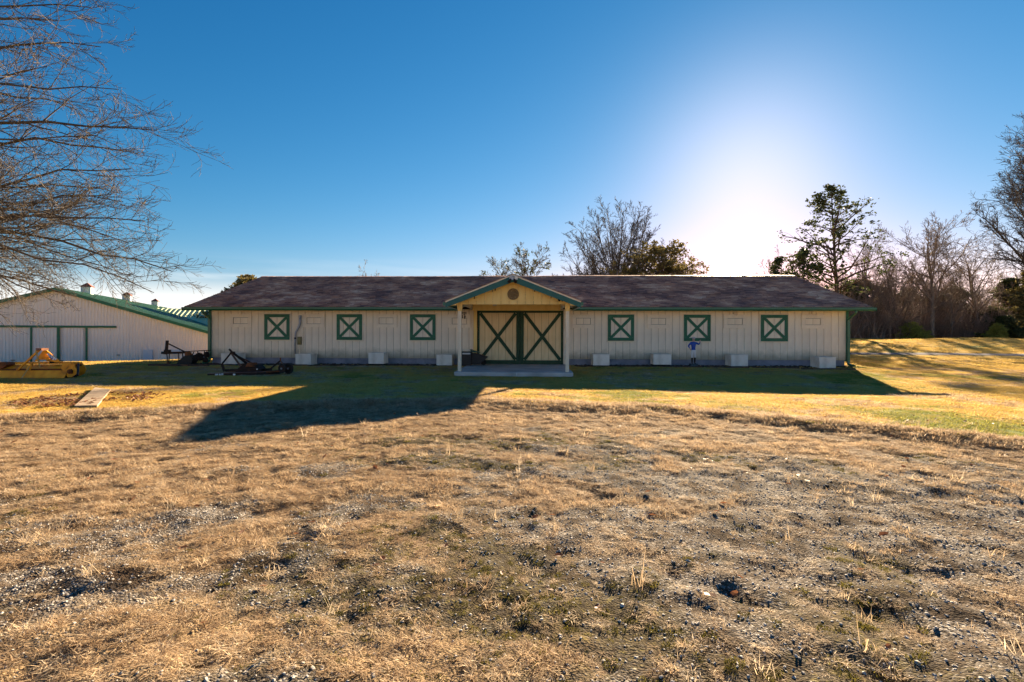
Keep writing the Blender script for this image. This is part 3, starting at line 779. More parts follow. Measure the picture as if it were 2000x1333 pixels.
# main roof: two slabs, then shingle tabs course by course
RL, RR = A(361.5, -.5), A(1703, -.5)
EB, EZ = -.50, 2.545
RB, RZ = DEP / 2, 4.48
slope = (RZ - EZ) / (RB - EB)
LS = math.hypot(RB - EB, RZ - EZ)
def ridge_wave(x):
    return 0.030 * (vnoise(x, x * 0, 3.0, 5) - .5) + 0.02 * sstep(0.4, 1.8, x)
nseg = 60
mb = MB()
for k in range(nseg):
    xa, xb = RL + (RR - RL) * k / nseg, RL + (RR - RL) * (k + 1) / nseg
    wa, wb = float(ridge_wave(xa)), float(ridge_wave(xb))
    t = .10
    base = len(mb.v)
    for xx, wv in ((xa, wa), (xb, wb)):
        mb.v += [(xx, EB, EZ), (xx, RB, RZ + wv), (xx, DEP - EB, EZ), (xx, DEP - EB, EZ - t), (xx, RB, RZ + wv - t), (xx, EB, EZ - t)]
    for i in range(6):
        j = (i + 1) % 6
        mb.f.append((base + i, base + j, base + j + 6, base + i + 6)); mb.m.append(0)
    if k == 0: mb.f.append(tuple(base + i for i in range(6))); mb.m.append(0)
    if k == nseg - 1: mb.f.append(tuple(base + 6 + i for i in reversed(range(6)))); mb.m.append(0)
roof = mb.build('roof', M_inside, barn)
ncourse = 44
exp_ = LS / ncourse
V = []; Fq = []
ca, sa = (RB - EB) / LS, (RZ - EZ) / LS
for c in range(ncourse):
    d0 = c * exp_ - .01
    xx = RL - .02 - (c % 2) * .15 - rng.random() * .05
    while xx < RR + .02:
        w = 0.30 * rng.uniform(.55, 1.25)
        x0_, x1_ = max(xx, RL - .02), min(xx + w - .004, RR + .02)
        xx += w
        if x1_ - x0_ < .04: continue
        lift = .016 + .018 * rng.random() + (.02 if rng.random() < .06 else 0)
        dj = d0 + .012 * (rng.random() - .5)
        b0 = len(V)
        for (dd, up) in ((dj, lift), (dj + exp_ * 1.06, .006)):
            tt = min(dd, LS)
            for xc, l2 in ((x0_, lift * rng.uniform(-.2, .2)), (x1_, lift * rng.uniform(-.2, .2))):
                wv = float(ridge_wave(xc)) * tt / LS
                V.append((xc, EB + tt * ca - (up + l2) * sa, EZ + tt * sa + (up + l2) * ca + wv))
        for xc in (x0_, x1_):
            tt = dj; wv = float(ridge_wave(xc)) * tt / LS
            V.append((xc, EB + tt * ca, EZ + tt * sa + wv - .001))
        Fq += [(b0, b0 + 1, b0 + 3, b0 + 2), (b0 + 4, b0 + 5, b0 + 1, b0)]
link('shingles', np_mesh('shingles', V, Fq, M_shingle), roof, kind='stuff')
# ridge caps
V = []; Fq = []
xx = RL - .01
while xx < RR:
    w = .16; x1_ = min(xx + w + .01, RR + .01); l = .02 + .008 * rng.random()
    wv = float(ridge_wave(xx)); b0 = len(V)
    for xc in (xx, x1_):
        V += [(xc, RB - .15, RZ + wv - .15 * slope + l + .006), (xc, RB, RZ + wv + l + .012), (xc, RB + .15, RZ + wv - .15 * slope + l + .006)]
    Fq += [(b0, b0 + 3, b0 + 4, b0 + 1), (b0 + 1, b0 + 4, b0 + 5, b0 + 2)]
    xx += w
link('ridge_caps', np_mesh('ridge_caps', V, Fq, M_shingle), roof, kind='stuff')
mb = MB()
for s in (0, 1):
    xx = RL - .015 if s == 0 else RR - .01
    for (p, q) in (((EB, EZ), (RB, RZ)), ((DEP - EB, EZ), (RB, RZ))):
        mb.bar((xx, p[0], p[1] - .06), (xx, q[0], q[1] - .06), .03, .14)
mb.build('rake_board', M_green, roof)
for f0, f1 in ((RL, A(893, -.5)), (A(1119, -.5), RR)):
    box('fascia', f0, f1, EB - .022, EB - .002, EZ - .16, EZ - .012, M_green, barn)
    box('soffit', f0 + .02, f1 - .02, EB, -.024, 2.47, 2.49, M_trim, barn)
# gutter along the eave, a U with a rolled lip, and downspouts with elbows; the porch roof interrupts it
def gutter_mesh(a0, a1, name):
    gz0, gz1 = 2.395, 2.52
    prof = [(EB - .024, gz1), (EB - .024, gz0), (EB - .10, gz0), (EB - .135, gz0 + .06), (EB - .135, gz1), (EB - .15, gz1 + .004), (EB - .15, gz1 - .014), (EB - .139, gz1 - .014), (EB - .139, gz0 + .05), (EB - .10, gz0 - .006), (EB - .02, gz0 - .006), (EB - .02, gz1)]
    mb = MB(); n = len(prof)
    mb.add([(a0, y, z) for y, z in prof] + [(a1, y, z) for y, z in prof], [(i, (i + 1) % n, (i + 1) % n + n, i + n) for i in range(n)])
    for a in (a0, a1):
        mb.box(a - .004, a + .004, EB - .15, EB - .018, gz0 - .007, gz1)
    return mb.build(name, M_gutter, barn)
GL, GR = A(355.6, -.6), A(1711, -.6)
gutter_mesh(GL, A(893, -.6), 'gutter'); gutter_mesh(A(1119, -.6), GR, 'gutter')
for xx, s in ((A(409, -.1), -1), (A(1657, -.1), 1)):
    mb = MB()
    mb.tube([(xx + s * .0, EB - .09, 2.40), (xx, EB - .09, 2.32), (xx, EB + .1, 2.22), (xx, -.11, 2.08), (xx, -.09, 2.0)], .052, 8)
    dsp = MB().box(xx - .05, xx + .05, -.14, -.05, .28, 2.04).build('downspout', M_gutter, barn)
    mb.build('elbow', M_gutter, dsp)
    MB().tube([(xx, -.095, .32), (xx + s * .0, -.11, .22), (xx + s * .05, -.24, .16), (xx + s * .10, -.36, .145)], [.055, .056, .058, .06], 8).build('elbow', M_gutter, dsp)

# ---- porch
PB = -4.05                              # plane of the posts
PL, PR = A(898, PB), A(1108, PB)
PM = A(1001.5, -4.4)
SF = -4.34
slab_z = 0.132
mb = MB(); mb.box(A(887, SF), A(1119.8, SF), SF, -.0, -.12, slab_z)
slab = mb.build('porch_slab', M_concrete, barn)
bv = slab.modifiers.new('bevel', 'BEVEL'); bv.width = .015; bv.segments = 2
box('wall_patch', A(1015) + .0, A(1015) + .012, SF - .004, SF - .001, .02, .12, M_lwhite, barn)
for px in (PL, PR):
    po = box('porch_post', px - .058, px + .058, PB - .058, PB + .058, slab_z, 2.46, M_trim, barn)
    mb = MB(); mb.box(px - .085, px + .085, PB - .066, PB + .066, 2.30, 2.475); mb.box(px - .072, px + .072, PB - .062, PB + .062, 2.22, 2.30)
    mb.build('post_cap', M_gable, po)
HZ = 2.452
GHL, GHR = A(872, -4.2), A(1129, -4.2)
PEAK = 3.44; EVZ = 2.54
g_sl = (PEAK - EVZ) / (A(1134, -4.5) - PM)
half = A(1134, -4.5) - PM
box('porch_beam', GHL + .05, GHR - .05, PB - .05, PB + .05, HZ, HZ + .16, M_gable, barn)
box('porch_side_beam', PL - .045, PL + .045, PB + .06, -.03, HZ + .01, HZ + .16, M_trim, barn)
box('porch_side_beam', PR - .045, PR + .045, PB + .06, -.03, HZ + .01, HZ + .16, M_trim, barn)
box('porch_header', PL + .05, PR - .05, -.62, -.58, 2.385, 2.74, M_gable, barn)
# gable boards cut to the slope
gy = PB - .075
nbd = 15; gw = (2 * half - .36) / nbd
xg = PM - half + .18
for k in range(nbd):
    x0, x1 = xg + k * gw + .003, xg + (k + 1) * gw - .004
    top = lambda xx: PEAK - abs(xx - PM) * g_sl - .10
    pts = [(x0, HZ - .004), (x1, HZ - .004), (x1, max(top(x1), HZ + .01))]
    if x0 < PM < x1: pts.append((PM, top(PM)))
    pts.append((x0, max(top(x0), HZ + .01)))
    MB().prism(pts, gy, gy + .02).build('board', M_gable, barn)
box('gable_backing', PM - half + .25, PM + half - .25, gy + .021, gy + .024, HZ, HZ + .12, M_inside, barn)
# porch roof slabs, reaching back into the main roof
PRF = -4.52
ridge_back = EB + (PEAK - EZ) / slope + .2
eave_back = 0.0
pr = None
for s in (-1, 1):
    xe = PM + s * half
    t = .045
    V = [(PM, PRF, PEAK), (xe, PRF, EVZ), (xe, eave_back, EVZ), (PM, ridge_back + .3, PEAK)]
    V += [(a, b, c - t) for a, b, c in V]
    o = MB().add(V, [(0, 1, 2, 3), (7, 6, 5, 4), (0, 4, 5, 1), (1, 5, 6, 2), (2, 6, 7, 3), (3, 7, 4, 0)]).build('porch_roof', M_trim, barn)
    # thin shingle layer seen as a dark edge
    V = [(a, b - .02 if b < -4 else b, c + .004) for a, b, c in [(PM, PRF, PEAK), (xe + s * .02, PRF, EVZ - .008), (xe + s * .02, eave_back, EVZ - .008), (PM, ridge_back + .3, PEAK)]]
    V2 = [(a, b, c + .018) for a, b, c in V]
    MB().add(V + V2, [(3, 2, 1, 0), (4, 5, 6, 7), (0, 1, 5, 4), (1, 2, 6, 5), (2, 3, 7, 6), (3, 0, 4, 7)]).build('shingle_layer', M_shingle, o)
    # fascia board on the gable
    fh = .215
    MB().prism([(PM, PEAK - t - .004), (PM, PEAK - t - fh), (xe - s * .0, EVZ - t - fh * .82), (xe, EVZ - t - .004)], PRF + .004, PRF + .028).build('gable_fascia', M_greenb, o)
    # side gutter
    g = MB(); g.box(min(xe, xe + s * .09), max(xe, xe + s * .09), PRF + .03, -.55, EVZ - .15, EVZ - .04); g.build('porch_gutter', M_gutter, o)
    # rafter ends / soffit
    MB().prism([(xe - s * .02, EVZ - .05), (xe - s * .02, EVZ - .16), (xe - s * .35, EVZ - .14), (xe - s * .45, EVZ + .08)], PRF + .035, PRF + .36).build('soffit_return', M_gable, o)
# fixings on the gable: lookouts, round lamp, floodlight, twin security light
for xx in (925, 960, 966, 1043, 1075):
    a = A(xx, -4.3); zt = PEAK - abs(a - PM) * g_sl - .21
    MB().tube([(a, gy - .01, zt + .04), (a + .02, gy - .10, zt), (a + .02, gy - .14, zt - .07)], .014, 6).build('gable_hook', M_rust, barn)
a, z = A(905, -4.3), Z(905, 583, -4.3)
MB().tube([(a, gy - .002, z), (a, gy - .06, z), (a, gy - .14, z)], [.05, .075, .062], 14).build('round_lamp', M_black, barn)
a, z = A(1094, -4.3), Z(1094, 584, -4.3)
mb = MB(); mb.box(a - .13, a + .10, gy - .16, gy - .02, z + .01, z + .05, M=None); mb.tube([(a - .05, gy - .1, z), (a - .02, gy - .15, z - .07)], .035, 8); mb.tube([(a + .07, gy - .1, z), (a + .08, gy - .15, z - .07)], .035, 8)
mb.build('flood_lamp', M_rust, barn)
a, z = A(1000, -4.55), Z(1000, 544, -4.55)
sl = MB().box(a - .09, a + .06, PRF - .10, PRF + .002, z - .06, z + .06).build('security_light', M_steel, barn)
MB().tube([(a - .05, PRF - .08, z - .03), (a - .10, PRF - .2, z - .14)], [.03, .055], 10).build('lamp_head', M_rust, sl)
MB().tube([(a + .07, PRF - .08, z - .03), (a + .12, PRF - .2, z - .14)], [.03, .055], 10).build('lamp_head', M_rust, sl)
box('sensor_box', a + .08, a + .19, PRF - .12, PRF - .02, z - .05, z + .05, M_white, sl)
box('ceiling_lamp', A(966, -3.6) - .06, A(966, -3.6) + .06, -3.7, -3.55, HZ - .02, HZ + .05, M_steel, barn)
# round cast medallion
a, z = A(1002, -4.14), Z(1002, 575, -4.14)
rt = empty('round_plaque', barn_xy(a, gy) + Vector((0, 0, z)), -TH, label='round cast plaque with raised pattern hung in the porch gable', cat='plaque')
n = 28; r0 = .185
mb = MB()
mb.add([(0, -.02, 0)] + [(r0 * math.cos(2 * math.pi * k / n), -.02, r0 * math.sin(2 * math.pi * k / n)) for k in range(n)] + [(r0 * math.cos(2 * math.pi * k / n), 0, r0 * math.sin(2 * math.pi * k / n)) for k in range(n)],
       [(0, k + 1, (k + 1) % n + 1) for k in range(n)] + [(k + 1, k + 1 + n, (k + 1) % n + 1 + n, (k + 1) % n + 1) for k in range(n)])
mb.build('disc', M_amber, rt)
mb = MB()
mb.tube([(r0 * math.cos(2 * math.pi * k / n), -.024, r0 * math.sin(2 * math.pi * k / n)) for k in range(n + 1)], .016, 6)
mb.build('rim', M_amber, rt)
mb = MB()
for k in range(8):
    th_ = math.pi * k / 4
    mb.tube([(.03 * math.cos(th_), -.025, .03 * math.sin(th_)), (.14 * math.cos(th_ + .15), -.027, .14 * math.sin(th_ + .15))], [.014, .006], 5)
mb.tube([(.085 * math.cos(2 * math.pi * k / 16), -.024, .085 * math.sin(2 * math.pi * k / 16)) for k in range(17)], .008, 5)
mb.build('relief', M_amber, rt)
# hanging chime beside the left post
a = A(907, -.55)
rt = empty('hanging_chime', barn_xy(a, -.62) + Vector((0, 0, 2.33)), -TH, label='small dark iron chime hanging under the eave beside the left porch post', cat='wind chime')
mb = MB(); mb.tube([(0, 0, .1), (0, 0, 0)], .004, 4); mb.box(-.09, .09, -.01, .01, -.02, 0); mb.box(-.07, -.03, -.01, .01, -.12, -.02); mb.box(.0, .04, -.01, .01, -.14, -.02); mb.box(.06, .09, -.01, .01, -.1, -.02)
mb.build('hanger', M_rust, rt)
mb = MB(); mb.tube([(-.07, 0, -.13), (-.07, 0, -.27)], .022, 7); mb.build('bell', M_black, rt)
mb = MB(); mb.tube([(.02, 0, -.15), (.02, 0, -.29)], .028, 7); mb.tube([(.03, 0, -.17), (.08, 0, -.18)], .015, 6); mb.build('bell', M_black, rt)

# conduit and meter board beside the second hatch
mb_b = box('meter_board', A(583.5), A(592.5), -.045, -.0, .75, 2.16, M_trim, barn)
mb = MB(); ax = A(588)
mb.tube([(A(588), -.10, Z(588, 617.5)), (A(588), -.10, Z(588, 633)), (A(584), -.10, Z(584, 642)), (A(579.5), -.10, Z(579.5, 650)), (A(578.5), -.10, Z(578.5, 661)), (A(578.5), -.10, Z(578.5, 692))], [.055, .052, .045, .042, .036, .034], 10)
mb.build('conduit', M_steel, barn, smooth=True)
mb = MB(); mb.tube([(A(588), -.10, Z(588, 616.5)), (A(588), -.10, Z(588, 620.5))], .066, 10); mb.build('weatherhead', M_steel, barn)
mt = box('meter_box', A(584), A(590.5), -.16, -.045, Z(588, 673.5), Z(588, 658), noise_mat('meter_olive', [(0.3, (0.12, 0.10, 0.03)), (0.8, (0.26, 0.22, 0.1))], rough=0.5), barn)
MB().tube([(A(587), -.1, Z(587, 674)), (A(587), -.1, Z(587, 692))], .03, 8).build('meter_pipe', M_trim, mt)
MB().tube([(A(578.5), -.1, Z(578.5, 659.5)), (A(578.5), -.1, Z(578.5, 662.5))], .048, 8).build('clamp', M_black, barn)

# pale square boxes along the base of the wall
specs = [(431.7, 462.3, 690.3, 711.5, 'far left pale box standing behind the rusty mower frame'),
         (577, 607, 692, 713.5, 'pale box at the wall directly under the grey electric conduit'),
         (719.8, 749.8, 689.5, 711, 'pale box between the second and third green shutters from the left'),
         (852.2, 882.5, 693, 714, 'pale box just left of the porch, brownish side showing'),
         (1158.5, 1190.4, 692, 714, 'pale box just right of the porch'),
         (1277.5, 1312, 692, 712.6, 'greyer slightly leaning box between porch and blue shirted statue'),
         (1428.3, 1461, 693, 715.5, 'pale box standing right of the blue shirted statue'),
         (1600, 1632.5, 698, 719.5, 'rightmost pale box near the green downspout, standing further out')]
for k, (xa, xb, ya, yb, lab) in enumerate(specs):
    b0 = -.86 if k < 7 else -1.15
    a0, a1 = A(xa, b0), A(xb, b0); z1, z0 = Z(xa, ya, b0), Z(xa, yb, b0)
    w = a1 - a0; h = z1 - z0
    rt = empty('planter_box', barn_xy((a0 + a1) / 2, b0 + w / 2) + Vector((0, 0, z0)), -TH + (0.0, 0.02, -.02, .03, .01, -.05, .0, .02)[k], label=lab, cat='box', group='pale boxes along the foot of the barn wall')
    t = .03
    # four boards, a lid and a plinth: hollow under the lid
    MB().box(-w / 2, w / 2, -w / 2, -w / 2 + t, 0, h - .03).build('front_panel', M_white, rt)
    MB().box(-w / 2, w / 2, w / 2 - t, w / 2, 0, h - .03).build('back_panel', M_white, rt)
    for s in (-1, 1):
        MB().box(min(s * w / 2, s * (w / 2 - t)), max(s * w / 2, s * (w / 2 - t)), -w / 2 + t + .001, w / 2 - t - .001, 0, h - .03).build('side_panel', M_white, rt)
    MB().box(-w / 2 - .008, w / 2 + .008, -w / 2 - .008, w / 2 + .008, h - .029, h).build('lid', M_white, rt)
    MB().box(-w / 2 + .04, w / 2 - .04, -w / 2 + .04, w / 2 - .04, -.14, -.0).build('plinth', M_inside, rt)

# mulch bed, its timbers and clods
n = 2600
xa = rng.uniform(WL - .4, WR + .3, n); yb = -rng.uniform(0.02, 1.05, n)
k = (xa < A(887, -.5)) | (xa > A(1121, -.5)); xa, yb = xa[k], yb[k]
px = xa * cT + yb * sT; py = D - xa * sT + yb * cT
clod = proto_coll('clod', [rock('clod', M_mulch) for _ in range(4)])
put('mulch', px, py, .02, .075, clod, 4, 'dark mulch and litter along the foot of the barn wall', 'mulch', .8, .0)
def timber(p, q, w, h, lab, name='edging_timber'):
    p = Vector(p); q = Vector(q); L = (q - p).length
    ang = math.atan2(q.y - p.y, q.x - p.x)
    m = (p + q) / 2
    segs = 5; mb = MB()
    V = []
    for k in range(segs + 1):
        xx = -L / 2 + L * k / segs
        for (yy, zz) in ((-w / 2, -.05), (w / 2, -.05), (w / 2, h), (-w / 2, h)):
            V.append((xx, yy + random.uniform(-.008, .008), zz + random.uniform(-.01, .01)))
    Fs = [(0, 1, 2, 3), tuple(segs * 4 + i for i in (3, 2, 1, 0))]
    for k in range(segs):
        for i in range(4):
            j = (i + 1) % 4; a = k * 4
            Fs.append((a + i, a + j, a + j + 4, a + i + 4))
    o = mb.add(V, Fs).build(name, M_timber)
    o.location = (m.x, m.y, float(ground_z(m.x, m.y)) - .01); o.rotation_euler = (0, 0, ang)
    tag(o, lab, 'timber', 'timbers edging the bed at the barn wall')
    return o
tb = [(408, 452, -1.05, 'timber edging the bed behind the mower'), (560, 640, -1.08, 'timber edging the bed below the conduit'),
      (640, 722, -1.1, 'timber edging the bed left of the third box'), (760, 846, -1.08, 'timber edging the bed just left of the porch'),
      (1126, 1200, -1.1, 'timber edging the bed just right of the porch'), (1206, 1282, -1.08, 'timber edging the bed left of the leaning grey box'),
      (1290, 1372, -1.12, 'timber edging the bed in front of the statue'), (1380, 1462, -1.15, 'timber edging the bed right of the statue'),
      (1470, 1560, -1.18, 'timber edging the bed left of the rightmost box'), (1566, 1668, -1.45, 'longest timber reaching past the barn\'s right corner')]
for xa_, xb_, b_, lab in tb:
    timber(barn_xy(A(xa_, b_), b_), barn_xy(A(xb_, b_), b_ - random.uniform(0, .06)), .11, .055, lab)
def PX(x, y, Y):                        # a point of the place at distance Y
    return Vector(((x - 1000) / 1000 * Y, Y, EYE + (650 - (y - ROLL * (x - 1000))) / 1000 * Y))
timber(PX(292, 716, 20.6), PX(350, 715, 20.4), .16, .09, 'dark timber lying in front of the disc plough')
timber(PX(345, 716, 20.4), PX(408, 716, 20.5), .14, .08, 'split timber lying by the left downspout')

# ------------------------------------------------------------------ black carts on the porch
a0, b0 = A(912, -.9), -.9
rt = empty('storage_bin', barn_xy(a0, b0) + Vector((0, 0, slab_z)), -TH, label='black bin with a white label strip standing on the porch left of the doors', cat='bin')
hz = Z(905, 687.5, b0 - .25) - slab_z
W2 = (A(921, -1.1) - A(901.5, -1.1)) / 2
MB().prism([(-W2, .0), (W2 * .9, .0), (W2, hz - .04), (-W2, hz - .04)], -.22, .22).build('body', M_black, rt)
MB().box(-W2 - .015, W2 + .015, -.24, .24, hz - .04, hz).build('rim', M_black, rt)
MB().box(-W2 + .05, W2 - .03, -.245, -.241, hz - .105, hz - .045).build('label_strip', mat_new('strip_grey', (.55, .55, .54), .6)[0], rt)
a0 = A(935, -.75)
rt = empty('wheelbarrow', barn_xy(a0, -.72) + Vector((0, 0, slab_z)), -TH, label='black wheelbarrow with a sloping nose parked against the left barn door', cat='wheelbarrow')
sc_ = .0213
tray = [(-.36, .50), (-.16, .50), (.33, .36), (.37, .33), (.05, .05), (-.28, .05)]
MB().prism(tray, -.26, .26).build('tray', M_black, rt)
MB().tube([(-.37, -.26, .51), (-.15, -.26, .51), (.36, -.26, .355)], .012, 6).build('tray_rim', M_black, rt)
mb = MB(); mb.tube([(.20, -.03, .12), (.20, .03, .12)], .115, 14); mb.build('wheel', M_tyre, rt)
mb = MB()
for s in (-1, 1):
    mb.tube([(.20, s * .05, .12), (-.3, s * .2, .06), (-.34, s * .2, .0)], .014, 6)
mb.build('leg', M_black, rt)
rt = empty('green_lid', barn_xy(A(929, -.72), -.72) + Vector((0, 0, slab_z + .515)), -TH, label='dark green plastic lid lying on the black wheelbarrow', cat='lid')
MB().prism([(-.20, .10), (-.16, .12), (.18, .02), (.17, -.01), (-.16, .05)], -.22, .2).build('lid_plate', noise_mat('green_plastic', [(0.3, (0.006, 0.05, 0.038)), (0.8, (0.01, 0.075, 0.055))], rough=.35), rt)
MB().box(-.21, -.15, -.225, .2, .11, .14).build('lid_lip', M_black, rt)

# ------------------------------------------------------------------ jockey statue
def figure():
    P = dict(pel=(0, 0, .56), chest=(0, .01, .80), neck=(0, .0, .905), head=(.005, -.01, 1.0), top=(.005, 0, 1.06),
             sL=(-.105, 0, .855), eL=(-.19, .02, .74), wL=(-.155, -.03, .64), hL=(-.12, -.05, .60),
             sR=(.105, 0, .86), eR=(.195, -.03, .80), wR=(.235, -.07, .88), hR=(.237, -.08, .935),
             hpL=(-.05, 0, .52), kL=(-.06, -.02, .32), aL=(-.055, .0, .09), tL=(-.065, -.075, .06),
             hpR=(.05, 0, .52), kR=(.055, -.02, .31), aR=(.05, .01, .09), tR=(.06, -.07, .06))
    rad = dict(pel=.075, chest=.088, neck=.034, head=.058, top=.048, sL=.045, eL=.035, wL=.022, hL=.022, sR=.045, eR=.034, wR=.022, hR=.02,
               hpL=.062, kL=.042, aL=.032, tL=.024, hpR=.062, kR=.042, aR=.032, tR=.024)
    E = [('pel', 'chest'), ('chest', 'neck'), ('neck', 'head'), ('head', 'top'), ('chest', 'sL'), ('sL', 'eL'), ('eL', 'wL'), ('wL', 'hL'),
         ('chest', 'sR'), ('sR', 'eR'), ('eR', 'wR'), ('wR', 'hR'), ('pel', 'hpL'), ('hpL', 'kL'), ('kL', 'aL'), ('aL', 'tL'), ('pel', 'hpR'), ('hpR', 'kR'), ('kR', 'aR'), ('aR', 'tR')]
    for h, c, up in (('hR', Vector(P['hR']), 1), ('hL', Vector(P['hL']), -1)):
        for q in range(5):
            nm = h + 'f%d' % q
            off = Vector(((q - 2) * .011, -.01, up * (.038 if q else .018))) if q else Vector((-.03 * up, -.01, up * .01))
            P[nm] = tuple(c + off); rad[nm] = .0065; E.append((h, nm))
    names = list(P); me = bpy.data.meshes.new('figure_skeleton')
    me.from_pydata([P[n] for n in names], [(names.index(a), names.index(b)) for a, b in E], [])
    o = bpy.data.objects.new('figure_tmp', me); COL.objects.link(o)
    o.modifiers.new('skin', 'SKIN'); sb = o.modifiers.new('sub', 'SUBSURF'); sb.levels = 2; sb.render_levels = 2
    sv = me.skin_vertices[0].data
    for i, n in enumerate(names):
        sv[i].radius = (rad[n], rad[n] * (.8 if n in ('chest', 'pel') else 1)); sv[i].use_root = (n == 'pel')
    dg = bpy.context.evaluated_depsgraph_get(); dg.update()
    out = bpy.data.meshes.new_from_object(o.evaluated_get(dg))
    bpy.data.objects.remove(o)
    return out
fm = figure()
M_skin = mat_new('statue_flesh_paint', (0.55, 0.34, 0.27), .5)[0]
M_shirt = mat_new('statue_blue_paint', (0.012, 0.06, 0.34), .4)[0]
M_pants = noise_mat('statue_white_paint', [(.3, (.5, .5, .5)), (.8, (.75, .76, .78))], rough=.4, bump=0)
M_boot = mat_new('statue_black_paint', (0.012, 0.012, 0.013), .3)[0]
fm.materials.clear()
for m in (M_skin, M_shirt, M_pants, M_boot): fm.materials.append(m)
for p in fm.polygons:
    c = p.center; p.use_smooth = True
    z = c.z
    k = 2
    if z > .90 and abs(c.x) < .10: k = 0
    elif c.x > .215 and z > .865: k = 0
    elif c.x < -.1 and z < .665 and z > .5: k = 0
    elif z > .585 or (abs(c.x) > .12 and z > .5): k = 1
    elif z < .285: k = 3
    p.material_index = k
ab = -.66
zb = Z(1353, 713.5, ab)
rt = empty('jockey_statue', barn_xy(A(1354.5, ab), ab) + Vector((0, 0, zb)), -TH, label='small painted jockey statue in blue shirt, white trousers and black boots raising one hand', cat='statue')
rt.scale = (1.02, 1.02, 1.05)
link('figure', fm, rt)
n = 14
mb = MB()
mb.tube([(.005, -.005, 1.03), (.005, -.005, 1.055), (.005, -.005, 1.08), (.005, -.005, 1.095)], [.066, .066, .05, .015], 12); mb.add([(-.045, -.05, 1.035), (.055, -.05, 1.035), (.04, -.105, 1.03), (-.03, -.105, 1.03)], [(0, 1, 2, 3)])
mb.build('cap', mat_new('statue_cap_paint', (.5, .45, .46), .5)[0], rt, smooth=True)
mb = MB()
for s in (-1, 1): mb.tube([(.005 + s * .022, -.064, 1.008), (.005 + s * .022, -.07, 1.008)], .007, 6)
mb.build('eye', M_boot, rt)
MB().tube([(.005, -.062, .998), (.005, -.083, .985)], [.009, .011], 6).build('nose', M_skin, rt)
box('mouth', -.012, .022, -.068, -.060, .962, .968, M_redroof, rt)
mb = MB(); mb.box(-.14, .14, -.13, .10, -.12, .055); mb.build('base', noise_mat('statue_base_paint', [(.3, (.02, .04, .06)), (.8, (.05, .08, .1))], rough=.7), rt)

# ------------------------------------------------------------------ yellow box scraper, left
Yw = 16.1
rt = empty('box_scraper', (-13.85, Yw, -0.02), R(1), label='yellow tractor implement with a long trough and a triangular hitch frame', cat='farm implement')
S = .0161
def q(x, y, b=0.0): return Vector(((x - 140) * S, b, (738.5 - y) * S + .0))
XL = -110
mb = MB()                               # front trough plate
mb.add([q(XL, 739, 0), q(124, 738, 0), q(128, 722, .12), q(XL, 723, .12), q(XL, 739, .03), q(124, 738, .03), q(128, 722, .15), q(XL, 723, .15)],
       [(0, 1, 2, 3), (7, 6, 5, 4), (0, 4, 5, 1), (1, 5, 6, 2), (2, 6, 7, 3), (3, 7, 4, 0)])
mb.build('front_blade', M_yellow, rt)
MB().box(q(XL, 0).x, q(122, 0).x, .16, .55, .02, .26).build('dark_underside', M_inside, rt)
mb = MB()                               # upper hopper plate
mb.add([q(XL, 720, .20), q(119, 719, .20), q(120, 712, .42), q(XL, 713, .42), q(XL, 720, .23), q(119, 719, .23), q(120, 712, .45), q(XL, 713, .45)],
       [(0, 1, 2, 3), (7, 6, 5, 4), (0, 4, 5, 1), (1, 5, 6, 2), (2, 6, 7, 3), (3, 7, 4, 0)])
mb.build('upper_plate', M_yellow, rt)
MB().bar(q(XL, 721.5, .16), q(118, 720.5, .16), .06, .05).build('angle_bar', M_rusto, rt)
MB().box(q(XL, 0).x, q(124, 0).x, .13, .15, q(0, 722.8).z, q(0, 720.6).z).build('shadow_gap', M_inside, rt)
MB().tube([q(XL, 709.5, .48), q(130, 708.5, .48)], .036, 10).build('top_tube', M_yellow, rt)
MB().tube([q(XL, 714.5, .58), q(130, 713.5, .58)], .03, 8).build('rear_tube', M_rusto, rt)
MB().prism([((x_ - 140) * S, (738.5 - y_) * S) for x_, y_ in ((118, 707), (131, 706.5), (133, 709), (139, 706), (140.5, 710), (141, 716), (147, 721), (144, 729), (134, 735.5), (127, 735.5), (121, 724), (112, 717), (117, 713))], .10, .135).build('end_plate', M_yellow, rt)
mb = MB(); c = q(134, 724, .09); mb.tube([c, c + Vector((0, -.05, 0))], .075, 14); mb.tube([c + Vector((0, -.05, 0)), c + Vector((0, -.10, 0))], .04, 10)
mb.build('hub', M_rusto, rt)
MB().prism([((x_ - 140) * S, (738.5 - y_) * S) for x_, y_ in ((112, 708), (128, 707.5), (134, 714), (138, 722), (134, 731), (124, 736), (110, 737))], .60, .63).build('end_plate', M_yellow, rt)
# hitch frame
MB().bar(q(74, 681, .10), q(31, 722, .08), .05, .05).build('brace_bar', M_yellow, rt)
MB().bar(q(70.5, 683, .02), q(74, 716, .10), .035, .035).build('post', M_palepole, rt)
mb = MB(); mb.prism([((x_ - 140) * S, (738.5 - y_) * S) for x_, y_ in ((73, 681), (80, 683), (104, 703), (105, 707), (95, 707), (80, 690), (74, 690))], .22, .25)
dec = mb.build('hitch_plate', M_yellow, rt)
mb = MB(); mb.prism([((x_ - 140) * S, (738.5 - y_) * S) for x_, y_ in ((80.5, 690), (84, 688.6), (101, 699.5), (95, 704))], .212, .219)
dec2 = mb.build('decal', M_decal, dec)
mb = MB()
for (xa_, ya_, xb_, yb_) in ((85, 693, 88, 692), (88.5, 693, 87, 697.5), (88, 697.5, 91, 698.5), (90.5, 694.5, 93.5, 696.5), (92.5, 698, 91, 700.5), (94.5, 700.5, 97.5, 700.7), (84, 691, 85.5, 690.2)):
    mb.bar(q(xa_, ya_, .209), q(xb_, yb_, .209), .006, .02, up=(0, 0, 1))
mb.build('decal_mark', M_blue, dec)
